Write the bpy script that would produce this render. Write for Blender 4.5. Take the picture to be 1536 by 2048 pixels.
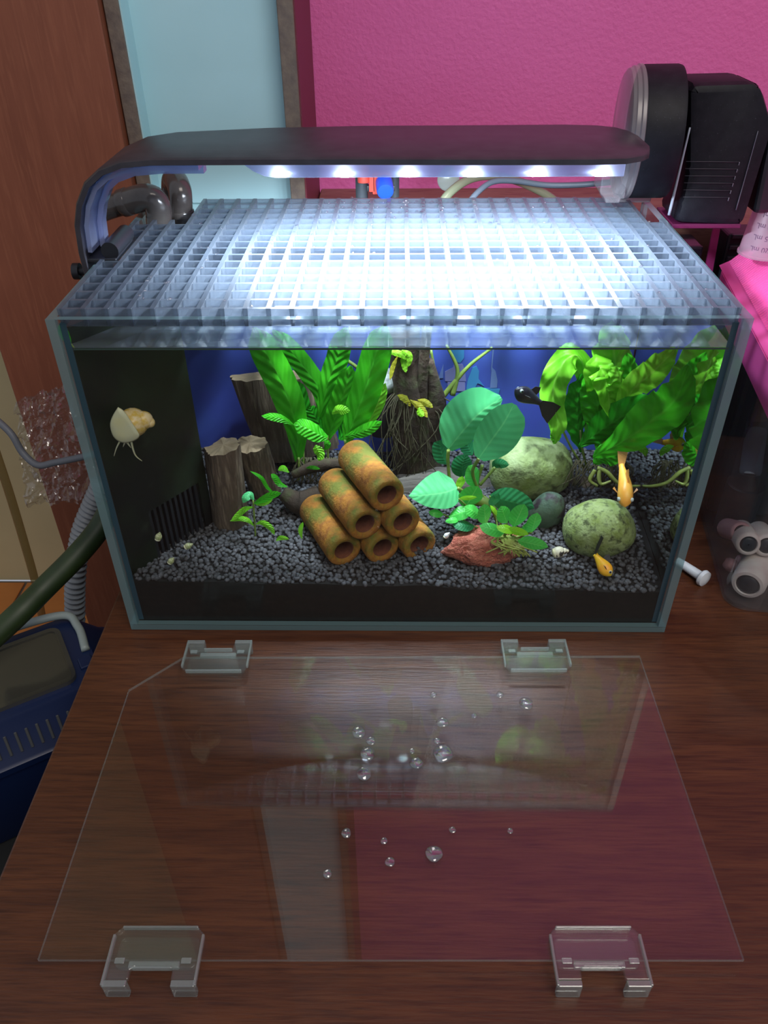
import bpy, bmesh, math, random
import numpy as np
from mathutils import Vector, Matrix, noise
random.seed(7)
for o in list(bpy.data.objects): bpy.data.objects.remove(o)
SC = bpy.context.scene
COL = SC.collection

# ------------------------------------------------------------------ camera
FPX = 1580.5
CAM = np.array([0.0006, -0.3798, 0.3844])
PITCH, YAW, ROLL = 0.6416, 0.0214, -0.0104
def _axes():
    cp, sp = math.cos(PITCH), math.sin(PITCH)
    f = np.array([0, cp, -sp]); r = np.array([1., 0, 0]); u = np.array([0, sp, cp])
    cy, sy = math.cos(YAW), math.sin(YAW)
    Zr = np.array([[cy, -sy, 0], [sy, cy, 0], [0, 0, 1]])
    f, r, u = Zr @ f, Zr @ r, Zr @ u
    cr, sr = math.cos(ROLL), math.sin(ROLL)
    return cr * r + sr * u, -sr * r + cr * u, f
AX, AY, AZ = _axes()
cam = bpy.data.objects.new('camera', bpy.data.cameras.new('camera')); COL.objects.link(cam)
cam.data.sensor_fit = 'VERTICAL'; cam.data.sensor_height = 36.0
cam.data.lens = FPX / 2048 * 36.0
cam.data.clip_start = 0.01; cam.data.clip_end = 50
cam.matrix_world = Matrix([[AX[i], AY[i], -AZ[i], CAM[i]] for i in range(3)] + [[0, 0, 0, 1]])
SC.camera = cam
def ray(x, y): return AZ + AX * (x - 768) / FPX - AY * (y - 1024) / FPX
def PY(x, y, Y): d = ray(x, y); p = CAM + d * (Y - CAM[1]) / d[1]; return Vector(p)
def PZ(x, y, Z): d = ray(x, y); p = CAM + d * (Z - CAM[2]) / d[2]; return Vector(p)
def PXM(p):   # pixels per metre at a point
    return FPX / float((np.array(p) - CAM) @ AZ)

# ------------------------------------------------------------------ world and light
SC.view_settings.view_transform = 'Standard'; SC.view_settings.look = 'None'
SC.view_settings.exposure = 0.28; SC.view_settings.gamma = 1.0
SC.view_settings.use_curve_mapping = False
w = bpy.data.worlds.new('world'); SC.world = w; w.use_nodes = True
w.node_tree.nodes['Background'].inputs[0].default_value = (0.80, 0.86, 1.0, 1)
w.node_tree.nodes['Background'].inputs[1].default_value = 0.34
cl = bpy.data.lights.new('fill_light', 'AREA'); cl.energy = 8.6; cl.size = 0.7; cl.color = (1.0, 0.90, 0.80)  # unseen warm area light, added to fill the room
clo = bpy.data.objects.new('fill_light', cl); COL.objects.link(clo)
clo.location = (0.40, -0.75, 1.35); clo.rotation_euler = (Vector((0.1, 0.05, 0)) - clo.location).to_track_quat('-Z', 'Y').to_euler()
SC.cycles.max_bounces = 8; SC.cycles.transparent_max_bounces = 32
SC.cycles.diffuse_bounces = 3; SC.cycles.glossy_bounces = 4; SC.cycles.transmission_bounces = 8
SC.cycles.caustics_reflective = False; SC.cycles.caustics_refractive = False
SC.cycles.use_denoising = True; SC.cycles.sample_clamp_indirect = 4.0
LED_POWER = 13.5

# ------------------------------------------------------------------ materials
def new_mat(name):
    m = bpy.data.materials.new(name); m.use_nodes = True
    nt = m.node_tree; nt.nodes.clear()
    return m, nt, nt.nodes.new('ShaderNodeOutputMaterial')
def nd(nt, t, **kw):
    n = nt.nodes.new(t)
    for k, v in kw.items():
        if k.startswith('i_'): n.inputs[int(k[2:])].default_value = v
        else: setattr(n, k, v)
    return n
def c4(c): return (c[0], c[1], c[2], 1)
def mixcol(nt, fac, a, b, blend='MIX'):
    n = nt.nodes.new('ShaderNodeMix'); n.data_type = 'RGBA'; n.blend_type = blend
    for s, v in ((0, fac), (6, a), (7, b)):
        if hasattr(v, 'is_output') or isinstance(v, bpy.types.NodeSocket): nt.links.new(v, n.inputs[s])
        else: n.inputs[s].default_value = v if s == 0 else c4(v)
    return n.outputs[2]
def coords(nt, scale=(1, 1, 1), kind='Object', rot=(0, 0, 0)):
    tc = nd(nt, 'ShaderNodeTexCoord'); mp = nd(nt, 'ShaderNodeMapping')
    mp.inputs['Scale'].default_value = scale; mp.inputs['Rotation'].default_value = rot
    nt.links.new(tc.outputs[kind], mp.inputs[0]); return mp.outputs[0]
def noise_fac(nt, vec, scale, detail=4, rough=.55, lo=.35, hi=.65):
    n = nd(nt, 'ShaderNodeTexNoise'); n.inputs['Scale'].default_value = scale
    n.inputs['Detail'].default_value = detail; n.inputs['Roughness'].default_value = rough
    nt.links.new(vec, n.inputs['Vector'])
    r = nd(nt, 'ShaderNodeMapRange'); r.inputs[1].default_value = lo; r.inputs[2].default_value = hi
    nt.links.new(n.outputs[0], r.inputs[0]); return r.outputs[0]
def pbr(name, col, rough=.5, col2=None, nscale=40, lo=.35, hi=.65, col3=None, nscale3=200, lo3=.5, hi3=.7, bump=0, bscale=200,
        stretch=(1, 1, 1), metal=0, coat=0, spec=.5, sss=0, emit=None, trans=0, bdist=.001):
    m, nt, out = new_mat(name)
    b = nd(nt, 'ShaderNodeBsdfPrincipled')
    b.inputs['Base Color'].default_value = c4(col); b.inputs['Roughness'].default_value = rough
    b.inputs['Metallic'].default_value = metal; b.inputs['Coat Weight'].default_value = coat
    b.inputs['Specular IOR Level'].default_value = spec; b.inputs['Transmission Weight'].default_value = trans
    if sss: b.inputs['Subsurface Weight'].default_value = sss; b.inputs['Subsurface Radius'].default_value = (.004, .003, .002)
    vec = coords(nt, stretch)
    c = None
    if col2: c = mixcol(nt, noise_fac(nt, vec, nscale, lo=lo, hi=hi), col, col2)
    if col3: c = mixcol(nt, noise_fac(nt, vec, nscale3, lo=lo3, hi=hi3), c if c else col, col3)
    if c: nt.links.new(c, b.inputs['Base Color'])
    if bump:
        bp = nd(nt, 'ShaderNodeBump'); bp.inputs['Strength'].default_value = bump; bp.inputs['Distance'].default_value = bdist
        nt.links.new(noise_fac(nt, vec, bscale, lo=.2, hi=.8), bp.inputs['Height']); nt.links.new(bp.outputs[0], b.inputs['Normal'])
    if emit: b.inputs['Emission Color'].default_value = c4(emit[0]); b.inputs['Emission Strength'].default_value = emit[1]
    nt.links.new(b.outputs[0], out.inputs[0]); return m
def schlick(nt, f0=.04, power=5):
    lw = nd(nt, 'ShaderNodeLayerWeight'); lw.inputs[0].default_value = .5
    p = nd(nt, 'ShaderNodeMath', operation='POWER'); p.inputs[1].default_value = power; nt.links.new(lw.outputs['Facing'], p.inputs[0])
    m = nd(nt, 'ShaderNodeMath', operation='MULTIPLY_ADD'); m.inputs[1].default_value = 1 - f0; m.inputs[2].default_value = f0
    nt.links.new(p.outputs[0], m.inputs[0]); return m.outputs[0]
def thin_glass(name, tint=(.98, 1, .99), f0=.04, rough=0., haze=0, haze_col=(.8, .85, .9), bump=0, bscale=300, through=None):
    """clear sheet: straight-through transmission, Fresnel reflection, optional haze"""
    m, nt, out = new_mat(name)
    t = nd(nt, 'ShaderNodeBsdfTransparent'); t.inputs[0].default_value = c4(tint)
    g = nd(nt, 'ShaderNodeBsdfGlossy'); g.inputs['Roughness'].default_value = rough
    if bump:
        bp = nd(nt, 'ShaderNodeBump'); bp.inputs['Strength'].default_value = bump; bp.inputs['Distance'].default_value = .001
        nt.links.new(noise_fac(nt, coords(nt), bscale, lo=0, hi=1), bp.inputs['Height']); nt.links.new(bp.outputs[0], g.inputs['Normal'])
    base = t.outputs[0]
    if haze:
        d = nd(nt, 'ShaderNodeBsdfDiffuse'); d.inputs[0].default_value = c4(haze_col)
        tl = nd(nt, 'ShaderNodeBsdfTranslucent'); tl.inputs[0].default_value = c4(through or haze_col)
        a = nd(nt, 'ShaderNodeMixShader', i_0=.5); nt.links.new(d.outputs[0], a.inputs[1]); nt.links.new(tl.outputs[0], a.inputs[2])
        h = nd(nt, 'ShaderNodeMixShader', i_0=haze); nt.links.new(base, h.inputs[1]); nt.links.new(a.outputs[0], h.inputs[2]); base = h.outputs[0]
    mx = nd(nt, 'ShaderNodeMixShader'); nt.links.new(schlick(nt, f0), mx.inputs[0])
    nt.links.new(base, mx.inputs[1]); nt.links.new(g.outputs[0], mx.inputs[2]); nt.links.new(mx.outputs[0], out.inputs[0])
    return m
def tir_water(name, haze=0, haze_col=(1, 1, 1), ior=1.33):
    """water against glass: Fresnel with total internal reflection seen from inside"""
    m, nt, out = new_mat(name)
    t = nd(nt, 'ShaderNodeBsdfTransparent'); t.inputs[0].default_value = (.97, .99, .99, 1)
    g = nd(nt, 'ShaderNodeBsdfGlossy'); g.inputs['Roughness'].default_value = .02; g.inputs[0].default_value = (.85, .92, .9, 1)
    f = nd(nt, 'ShaderNodeFresnel'); f.inputs[0].default_value = ior
    mx = nd(nt, 'ShaderNodeMixShader'); nt.links.new(f.outputs[0], mx.inputs[0])
    base = t.outputs[0]
    if haze:    # surface film, plus a diffuse tint standing for the reflected grid
        d = nd(nt, 'ShaderNodeBsdfDiffuse'); d.inputs[0].default_value = c4(haze_col)
        tl = nd(nt, 'ShaderNodeBsdfTranslucent'); tl.inputs[0].default_value = (.9, .95, 1, 1)
        a = nd(nt, 'ShaderNodeMixShader', i_0=.5); nt.links.new(d.outputs[0], a.inputs[1]); nt.links.new(tl.outputs[0], a.inputs[2])
        h = nd(nt, 'ShaderNodeMixShader', i_0=haze); nt.links.new(base, h.inputs[1]); nt.links.new(a.outputs[0], h.inputs[2]); base = h.outputs[0]
    nt.links.new(base, mx.inputs[1]); nt.links.new(g.outputs[0], mx.inputs[2]); nt.links.new(mx.outputs[0], out.inputs[0]); return m
def leaf_mat(name, col, col2, rib=(.5, .8, .3), rough=.4, transl=.4, nscale=60, vein=1.0, ribw=.05):
    m, nt, out = new_mat(name)
    uv = nd(nt, 'ShaderNodeUVMap'); uv.uv_map = 'UVMap'
    sx = nd(nt, 'ShaderNodeSeparateXYZ'); nt.links.new(uv.outputs[0], sx.inputs[0])
    s = nd(nt, 'ShaderNodeMath', operation='SUBTRACT', i_1=.5); nt.links.new(sx.outputs[0], s.inputs[0])
    a = nd(nt, 'ShaderNodeMath', operation='ABSOLUTE'); nt.links.new(s.outputs[0], a.inputs[0])
    r = nd(nt, 'ShaderNodeMapRange'); r.inputs[1].default_value = 0; r.inputs[2].default_value = ribw; r.inputs[3].default_value = .75; r.inputs[4].default_value = 0
    nt.links.new(a.outputs[0], r.inputs[0])
    vec = coords(nt)
    c = mixcol(nt, noise_fac(nt, vec, nscale, lo=.3, hi=.7), col, col2)
    # side veins, slanting forward from the midrib
    k = nd(nt, 'ShaderNodeMath', operation='MULTIPLY_ADD', i_1=-.35); nt.links.new(a.outputs[0], k.inputs[0]); nt.links.new(sx.outputs[1], k.inputs[2])
    wv = nd(nt, 'ShaderNodeMath', operation='MULTIPLY', i_1=52.); nt.links.new(k.outputs[0], wv.inputs[0])
    sn = nd(nt, 'ShaderNodeMath', operation='SINE'); nt.links.new(wv.outputs[0], sn.inputs[0])
    vr = nd(nt, 'ShaderNodeMapRange'); vr.inputs[1].default_value = .6; vr.inputs[2].default_value = 1; vr.inputs[3].default_value = 0; vr.inputs[4].default_value = .2 * vein
    nt.links.new(sn.outputs[0], vr.inputs[0])
    c = mixcol(nt, vr.outputs[0], c, rib); c = mixcol(nt, r.outputs[0], c, rib)
    b = nd(nt, 'ShaderNodeBsdfPrincipled'); b.inputs['Roughness'].default_value = rough; b.inputs['Specular IOR Level'].default_value = .3
    nt.links.new(c, b.inputs['Base Color'])
    bp = nd(nt, 'ShaderNodeBump'); bp.inputs['Strength'].default_value = .45 * vein; bp.inputs['Distance'].default_value = .0008
    nt.links.new(sn.outputs[0], bp.inputs['Height']); nt.links.new(bp.outputs[0], b.inputs['Normal'])
    t = nd(nt, 'ShaderNodeBsdfTranslucent'); nt.links.new(c, t.inputs[0])
    mx = nd(nt, 'ShaderNodeMixShader', i_0=transl); nt.links.new(b.outputs[0], mx.inputs[1]); nt.links.new(t.outputs[0], mx.inputs[2])
    nt.links.new(mx.outputs[0], out.inputs[0]); return m
def emissive(name, col, strength):
    m, nt, out = new_mat(name); e = nd(nt, 'ShaderNodeEmission'); e.inputs[0].default_value = c4(col); e.inputs[1].default_value = strength
    nt.links.new(e.outputs[0], out.inputs[0]); return m

MT = dict(
    desk=pbr('desk_wood', (.064, .0195, .0075), .40, (.112, .037, .013), 9, .3, .7, (.040, .012, .0055), 34, .45, .75, bump=.12, bscale=60, stretch=(1, 14, 14), coat=.1, spec=.4),
    panel=pbr('cabinet_wood', (.26, .080, .040), .5, (.215, .063, .031), 12, .3, .7, (.29, .095, .048), 40, .5, .75, stretch=(10, 10, .8), bump=.05, bscale=60),
    chip=pbr('chipboard_edge', (.13, .10, .085), .7, (.20, .155, .12), 120, bump=.3, bscale=300),
    blue=pbr('pale_blue_laminate', (.46, .74, .80), .35, (.48, .76, .82), 20),
    maroon=pbr('maroon_edge', (.16, .022, .035), .5),
    pink=pbr('pink_plaster', (.80, .145, .43), .6, (.84, .16, .46), 6, bump=.35, bscale=260, bdist=.0015),
    cream=pbr('cream_paint', (.62, .55, .30), .7, (.57, .50, .27), 6),
    terracotta=pbr('terracotta_tile', (.60, .22, .05), .5, (.5, .17, .04), 10),
    grout=pbr('grout', (.16, .12, .09), .8),
    ledge=pbr('ledge_wood', (.21, .075, .055), .5, (.27, .13, .09), 14, .3, .7, (.15, .05, .04), 50, stretch=(1, 6, 6)),
    black=pbr('black_plastic', (.005, .005, .009), .55, (.009, .009, .014), 150, col3=(.06, .065, .085), nscale3=900, lo3=.66, hi3=.78, spec=.25),
    blackp=pbr('plain_black_plastic', (.012, .013, .018), .4),
    hood=pbr('lamp_hood_plastic', (.030, .028, .036), .38, (.042, .040, .05), 90, bump=.06, bscale=1500),
    dark=pbr('dark_void', (.008, .009, .009), .8),
    glass=thin_glass('clear_glass', (.985, .995, .99), .024),
    lidglass=thin_glass('lid_glass', (.985, .99, .985), .040),
    acrylic=thin_glass('clear_acrylic', (.96, .98, .97), .05, .06, haze=.03, haze_col=(.75, .82, .80)),
    acrylic_edge=thin_glass('acrylic_edge', (.90, .95, .94), .12, .1, haze=.28, haze_col=(.74, .82, .80)),
    glassedge=thin_glass('glass_edge', (.60, .82, .84), .08, .1, haze=.5, haze_col=(.36, .60, .64)),
    grid=thin_glass('frosted_grid', (.92, .96, 1), .05, .35, haze=.50, haze_col=(.11, .14, .185), through=(.19, .225, .27)),
    drop=thin_glass('water_drop', (.97, .98, 1), .22, .02),
    watertop=tir_water('water_surface', .38, (.34, .42, .50), 1.7),
    waterside=tir_water('water_side'),
    waterfront=thin_glass('water_front', (.98, .995, .985), .0, 0),
    diffuser=thin_glass('lamp_diffuser', (.80, .86, 1), .10, .08, haze=.42, haze_col=(.62, .70, 1.0)),
    led=emissive('led_glow', (.92, .96, 1.0), 60),
    soil=pbr('dark_soil', (.002, .0016, .0013), .95, (.007, .0055, .0042), 260, lo=.45, hi=.7),
    pebble=pbr('soil_granule', (.042, .042, .047), .75, (.105, .105, .115), 230, lo=.4, hi=.65, bump=.3, bscale=900),
    tube=pbr('terracotta_ceramic', (.23, .080, .011), .85, (.40, .165, .016), 220, .32, .68, (.115, .125, .012), 48, .44, .58, bump=.5, bscale=500),
    tubein=pbr('tube_inside', (.20, .06, .028), .85, (.12, .035, .02), 200, bump=.4, bscale=500),
    wood=pbr('waterlogged_wood', (.135, .095, .065), .85, (.060, .040, .028), 20, .3, .7, (.24, .18, .125), 60, .5, .75, bump=1, bscale=40, stretch=(9, 9, 1)),
    woodcut=pbr('wood_cut_end', (.24, .17, .10), .85, (.15, .11, .06), 70, bump=.4, bscale=200),
    darkwood=pbr('dark_driftwood', (.024, .015, .010), .9, (.055, .034, .020), 60, .35, .7, (.05, .06, .02), 90, bump=.8, bscale=200),
    log=pbr('sunken_log', (.05, .042, .036), .9, (.11, .095, .08), 20, .35, .7, bump=.8, bscale=40, stretch=(1, 9, 9)),
    moss=pbr('mossy_stone', (.17, .23, .045), .9, (.30, .37, .16), 120, .3, .65, (.05, .065, .02), 230, .50, .68, bump=.6, bscale=500),
    moss2=pbr('mossy_boulder', (.15, .21, .045), .9, (.29, .36, .17), 45, .35, .65, (.05, .065, .02), 110, .48, .70, bump=.6, bscale=400),
    slate=pbr('dark_oval_stone', (.045, .085, .055), .6, (.10, .15, .10), 90, .35, .7, (.028, .018, .024), 55, .46, .52, bump=.3, bscale=500),
    lava=pbr('red_lava_rock', (.58, .17, .11), .9, (.44, .11, .07), 120, .35, .65, (.66, .24, .15), 350, bump=1, bscale=650, bdist=.002),
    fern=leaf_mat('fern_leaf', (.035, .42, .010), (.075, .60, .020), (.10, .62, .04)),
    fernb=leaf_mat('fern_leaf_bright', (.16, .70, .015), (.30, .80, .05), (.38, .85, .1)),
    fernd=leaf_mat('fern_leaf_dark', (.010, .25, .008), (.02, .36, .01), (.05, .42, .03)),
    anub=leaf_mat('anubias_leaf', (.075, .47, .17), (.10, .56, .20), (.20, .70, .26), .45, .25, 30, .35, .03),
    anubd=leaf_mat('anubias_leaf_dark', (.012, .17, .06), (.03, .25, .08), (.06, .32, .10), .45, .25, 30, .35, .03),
    anubs=leaf_mat('anubias_leaf_small', (.055, .48, .07), (.10, .58, .09), (.28, .74, .18), .3, .25, 40, .3, .03),
    anuby=leaf_mat('young_leaf', (.26, .72, .02), (.36, .78, .05), (.5, .85, .2), .3, .3, 40, .3, .03),
    stem=pbr('green_stem', (.10, .17, .03), .5, (.20, .28, .05), 100),
    root=pbr('pale_root', (.24, .27, .07), .6, (.34, .40, .08), 120),
    roothair=pbr('brown_root', (.05, .043, .018), .8),
    dying=leaf_mat('yellowing_leaf', (.38, .40, .03), (.62, .52, .04), (.55, .55, .1), .5, .4, 120, .5),
    bgfilm=pbr('blue_backdrop', (.055, .075, .44), .5, (.065, .125, .46), 12, .3, .7),
    print1=pbr('print_pale', (.16, .24, .52), .5), print2=pbr('print_cyan', (.05, .25, .50), .5), print3=pbr('print_mauve', (.22, .22, .46), .5),
    algae=pbr('algae_black_panel', (.003, .004, .004), .5, (.012, .026, .010), 18, .38, .72, (.03, .04, .028), 50, .6, .85),
    slot=pbr('grille_plastic', (.010, .012, .016), .5),
    shellm=pbr('snail_shell', (.68, .45, .08), .35, (.80, .62, .35), 260, .4, .6, (.80, .78, .62), 130, .55, .65, sss=.1),
    snailb=pbr('snail_body', (.66, .62, .36), .4, (.60, .60, .44), 90, sss=.25),
    pale=pbr('pale_snail', (.62, .62, .38), .4, (.30, .35, .15), 300),
    orange=pbr('orange_fish', (.95, .42, .05), .4, (1.0, .55, .10), 160, sss=.2),
    yellow=pbr('yellow_fish', (.85, .56, .02), .4, (.95, .36, .02), 140, sss=.2),
    blackfish=pbr('black_fish', (.010, .010, .018), .35, (.03, .03, .045), 160),
    fin=thin_glass('fish_fin', (.95, .75, .5), .03, .2, haze=.6, haze_col=(.9, .5, .15)),
    findark=pbr('dark_fin', (.012, .012, .012), .5),
    eye=pbr('fish_eye', (.55, .62, .60), .2), pupil=pbr('fish_pupil', (.01, .01, .01), .2),
    pvc=pbr('brown_pvc', (.045, .037, .035), .2, (.075, .065, .06), 40, coat=.3),
    red=pbr('red_plastic', (.80, .10, .07), .4), bluep=pbr('blue_plastic', (.02, .09, .75), .35), charcoal=pbr('charcoal_plastic', (.05, .06, .07), .45),
    suction=thin_glass('suction_rubber', (.7, .85, .8), .05, .2, haze=.75, haze_col=(.72, .80, .74)),
    hose=thin_glass('green_clear_hose', (.75, .80, .65), .08, .1, haze=.6, haze_col=(.46, .50, .33)),
    cable=pbr('grey_cable', (.10, .12, .15), .35),
    frost=thin_glass('frosted_cap', (.85, .84, .84), .06, .3, haze=.5, haze_col=(.62, .58, .60)),
    pinkp=pbr('hot_pink_plastic', (1.0, .125, .44), .4, sss=.05),
    cup=thin_glass('frosted_cup', (.92, .85, .9), .05, .3, haze=.62, haze_col=(.80, .62, .74)),
    ink=pbr('grey_ink', (.16, .08, .15), .6),
    crystal=thin_glass('clear_plastic_box', (.90, .91, .92), .06, .03, haze=.04),
    tissue=pbr('pale_pink_plush', (.72, .55, .50), .7, (.80, .72, .64), 60, bump=.2, bscale=200),
    rosy=pbr('rosy_plush', (.62, .33, .33), .7, (.5, .25, .26), 60),
    white=pbr('white_plastic', (.72, .76, .80), .35),
    amber=pbr('amber_bits', (.42, .17, .04), .5, (.55, .35, .15), 90),
    jar=thin_glass('smoky_jar', (.60, .62, .68), .06, .08, haze=.25, haze_col=(.12, .13, .16)),
    navy=pbr('navy_plastic', (.004, .014, .062), .4), greyp=pbr('grey_handle', (.30, .36, .35), .45),
    window=thin_glass('scratched_window', (.62, .62, .55), .07, .12, haze=.35, haze_col=(.22, .21, .17)),
    greenhose=pbr('green_hose', (.012, .026, .006), .5, (.024, .045, .009), 50),
    corr=pbr('corrugated_grey', (.24, .25, .26), .45), rubber=pbr('grey_rubber', (.13, .14, .16), .5),
    clearhose=thin_glass('brown_clear_hose', (.75, .68, .5), .05, .15, haze=.35, haze_col=(.35, .28, .15)),
    bag=thin_glass('crinkled_film', (.93, .93, .93), .15, .10, haze=.04, bump=1.0, bscale=120),
)

# ------------------------------------------------------------------ geometry helpers: each returns (verts, faces)
WL = {}
def join(*parts):
    V, F = [], []
    for v, f in parts:
        o = len(V); V += [tuple(p) for p in v]; F += [tuple(i + o for i in q) for q in f]
    return V, F
def tr(vf, M): return [tuple(M @ Vector(p)) for p in vf[0]], vf[1]
def put(name, vf, mat, parent=None, smooth=True, base=None, uv=None, angle=None):
    """one mesh object; verts are world coordinates. Top-level: origin at base"""
    V, F = vf
    if parent is not None: o0 = WL[parent.name]
    else:
        if base is None:
            a = np.array(V); base = ((a[:, 0].min() + a[:, 0].max()) / 2, (a[:, 1].min() + a[:, 1].max()) / 2, a[:, 2].min())
        o0 = Vector(base)
    me = bpy.data.meshes.new(name)
    me.from_pydata([tuple(Vector(p) - o0) for p in V], [], F)
    for p in (mat if isinstance(mat, (list, tuple)) else [mat]): me.materials.append(MT[p] if isinstance(p, str) else p)
    if smooth: me.polygons.foreach_set('use_smooth', [True] * len(F))
    if uv:
        l = me.uv_layers.new(name='UVMap')
        for lp in me.loops: l.data[lp.index].uv = uv[lp.vertex_index]
    me.update()
    if angle: me.set_sharp_from_angle(angle=angle)
    o = bpy.data.objects.new(name, me); COL.objects.link(o)
    if parent is not None: o.parent = parent
    else: o.location = o0
    WL[o.name] = o0
    return o
def tag(o, label=None, cat=None, group=None, kind=None):
    if label: o['label'] = label
    if cat: o['category'] = cat
    if group: o['group'] = group
    if kind: o['kind'] = kind
    return o
def thing(name, loc, label, cat, group=None):
    o = bpy.data.objects.new(name, None); COL.objects.link(o); o.location = loc; o.empty_display_size = .01
    WL[o.name] = Vector(loc); return tag(o, label, cat, group)
def box(x0, x1, y0, y1, z0, z1, bev=0, seg=2):
    bm = bmesh.new(); bmesh.ops.create_cube(bm, size=1)
    for v in bm.verts: v.co = Vector(((x0 + x1) / 2 + v.co.x * (x1 - x0), (y0 + y1) / 2 + v.co.y * (y1 - y0), (z0 + z1) / 2 + v.co.z * (z1 - z0)))
    if bev: bmesh.ops.bevel(bm, geom=bm.edges[:], offset=bev, segments=seg, profile=.5, affect='EDGES')
    return from_bm(bm)
def from_bm(bm):
    bm.verts.index_update(); r = ([tuple(v.co) for v in bm.verts], [tuple(v.index for v in f.verts) for f in bm.faces]); bm.free(); return r
def prism(poly, axis, a, b, bev=0):
    """extrude a 2D polygon along axis ('x','y','z') from a to b"""
    def P(u, v, t): return {'x': (t, u, v), 'y': (u, t, v), 'z': (u, v, t)}[axis]
    bm = bmesh.new(); n = len(poly)
    A = [bm.verts.new(P(u, v, a)) for u, v in poly]; B = [bm.verts.new(P(u, v, b)) for u, v in poly]
    bm.faces.new(A[::-1]); bm.faces.new(B)
    for i in range(n): bm.faces.new((A[i], A[(i + 1) % n], B[(i + 1) % n], B[i]))
    bmesh.ops.recalc_face_normals(bm, faces=bm.faces[:])
    if bev: bmesh.ops.bevel(bm, geom=bm.edges[:], offset=bev, segments=2, profile=.5, affect='EDGES')
    return from_bm(bm)
def rrect(x0, x1, y0, y1, r, n=5):
    out = []
    for cx, cy, a0 in ((x1 - r, y1 - r, 0), (x0 + r, y1 - r, 90), (x0 + r, y0 + r, 180), (x1 - r, y0 + r, 270)):
        for i in range(n + 1):
            a = math.radians(a0 + 90 * i / n); out.append((cx + r * math.cos(a), cy + r * math.sin(a)))
    return out
def catmull(P, n):
    P = [Vector(p) for p in P]
    if len(P) == 2: return [P[0].lerp(P[1], i / n) for i in range(n + 1)]
    Q = [P[0] * 2 - P[1]] + P + [P[-1] * 2 - P[-2]]; out = []
    m = len(P) - 1
    for k in range(n + 1):
        t = k / n * m; i = min(int(t), m - 1); t -= i
        a, b, c, d = Q[i:i + 4]
        out.append(.5 * ((2 * b) + (c - a) * t + (2 * a - 5 * b + 4 * c - d) * t * t + (3 * b - a - 3 * c + d) * t ** 3))
    return out
def lerp_list(L, t):
    if not isinstance(L, (list, tuple)): return L
    x = t * (len(L) - 1); i = min(int(x), len(L) - 2); return L[i] + (L[i + 1] - L[i]) * (x - i)
def tube(P, R, n=24, seg=10, caps=True):
    C = catmull(P, n); V, F = [], []
    T = [(C[min(i + 1, n)] - C[max(i - 1, 0)]).normalized() for i in range(n + 1)]
    N = T[0].orthogonal().normalized()
    for i in range(n + 1):
        N = (N - T[i] * N.dot(T[i])).normalized(); B = T[i].cross(N); r = lerp_list(R, i / n)
        for k in range(seg):
            a = 2 * math.pi * k / seg; V.append(tuple(C[i] + (N * math.cos(a) + B * math.sin(a)) * r))
    for i in range(n):
        for k in range(seg):
            F.append((i * seg + k, i * seg + (k + 1) % seg, (i + 1) * seg + (k + 1) % seg, (i + 1) * seg + k))
    if caps: F += [tuple(range(seg))[::-1], tuple(n * seg + k for k in range(seg))]
    return V, F
def lathe(profile, origin, axis, seg=32, close=True):
    ax = Vector(axis).normalized(); N = ax.orthogonal().normalized(); B = ax.cross(N); O = Vector(origin); V, F = [], []
    for r, h in profile:
        for k in range(seg):
            a = 2 * math.pi * k / seg; V.append(tuple(O + ax * h + (N * math.cos(a) + B * math.sin(a)) * r))
    m = len(profile)
    for i in range(m - 1):
        for k in range(seg): F.append((i * seg + k, i * seg + (k + 1) % seg, (i + 1) * seg + (k + 1) % seg, (i + 1) * seg + k))
    if close: F += [tuple(range(seg))[::-1], tuple((m - 1) * seg + k for k in range(seg))]
    return V, F
def ico(sub=3):
    bm = bmesh.new(); bmesh.ops.create_icosphere(bm, subdivisions=sub, radius=1); return from_bm(bm)
def blob(center, size, amp=.08, freq=1.5, sub=4, seed=0, rot=(0, 0, 0), power=1, fine=0):
    V, F = ico(sub); s = Vector((seed * 3.1, seed * 1.7, seed)); out = []
    M = Matrix.Rotation(rot[2], 3, 'Z') @ Matrix.Rotation(rot[1], 3, 'Y') @ Matrix.Rotation(rot[0], 3, 'X')
    for v in V:
        v = Vector(v); k = 1 + amp * noise.noise(v * freq + s) * 2
        if fine: k += fine * noise.noise(v * freq * 6 + s)
        p = Vector([math.copysign(abs(c) ** power, c) for c in v]) * k
        out.append(tuple(M @ Vector((p.x * size[0], p.y * size[1], p.z * size[2])) + Vector(center)))
    return out, F
LEAFW = {'round': [.28, .70, .91, 1, 1, .96, .86, .66, .12], 'lance': [.12, .45, .75, .95, 1, .97, .85, .62, .03], 'oval': [.10, .62, .88, 1, 1, .92, .78, .55, .02],
         'heart': [.45, .85, 1, 1, .93, .80, .62, .36, .02], 'strap': [.25, .6, .85, 1, 1, 1, .95, .8, .1]}
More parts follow.
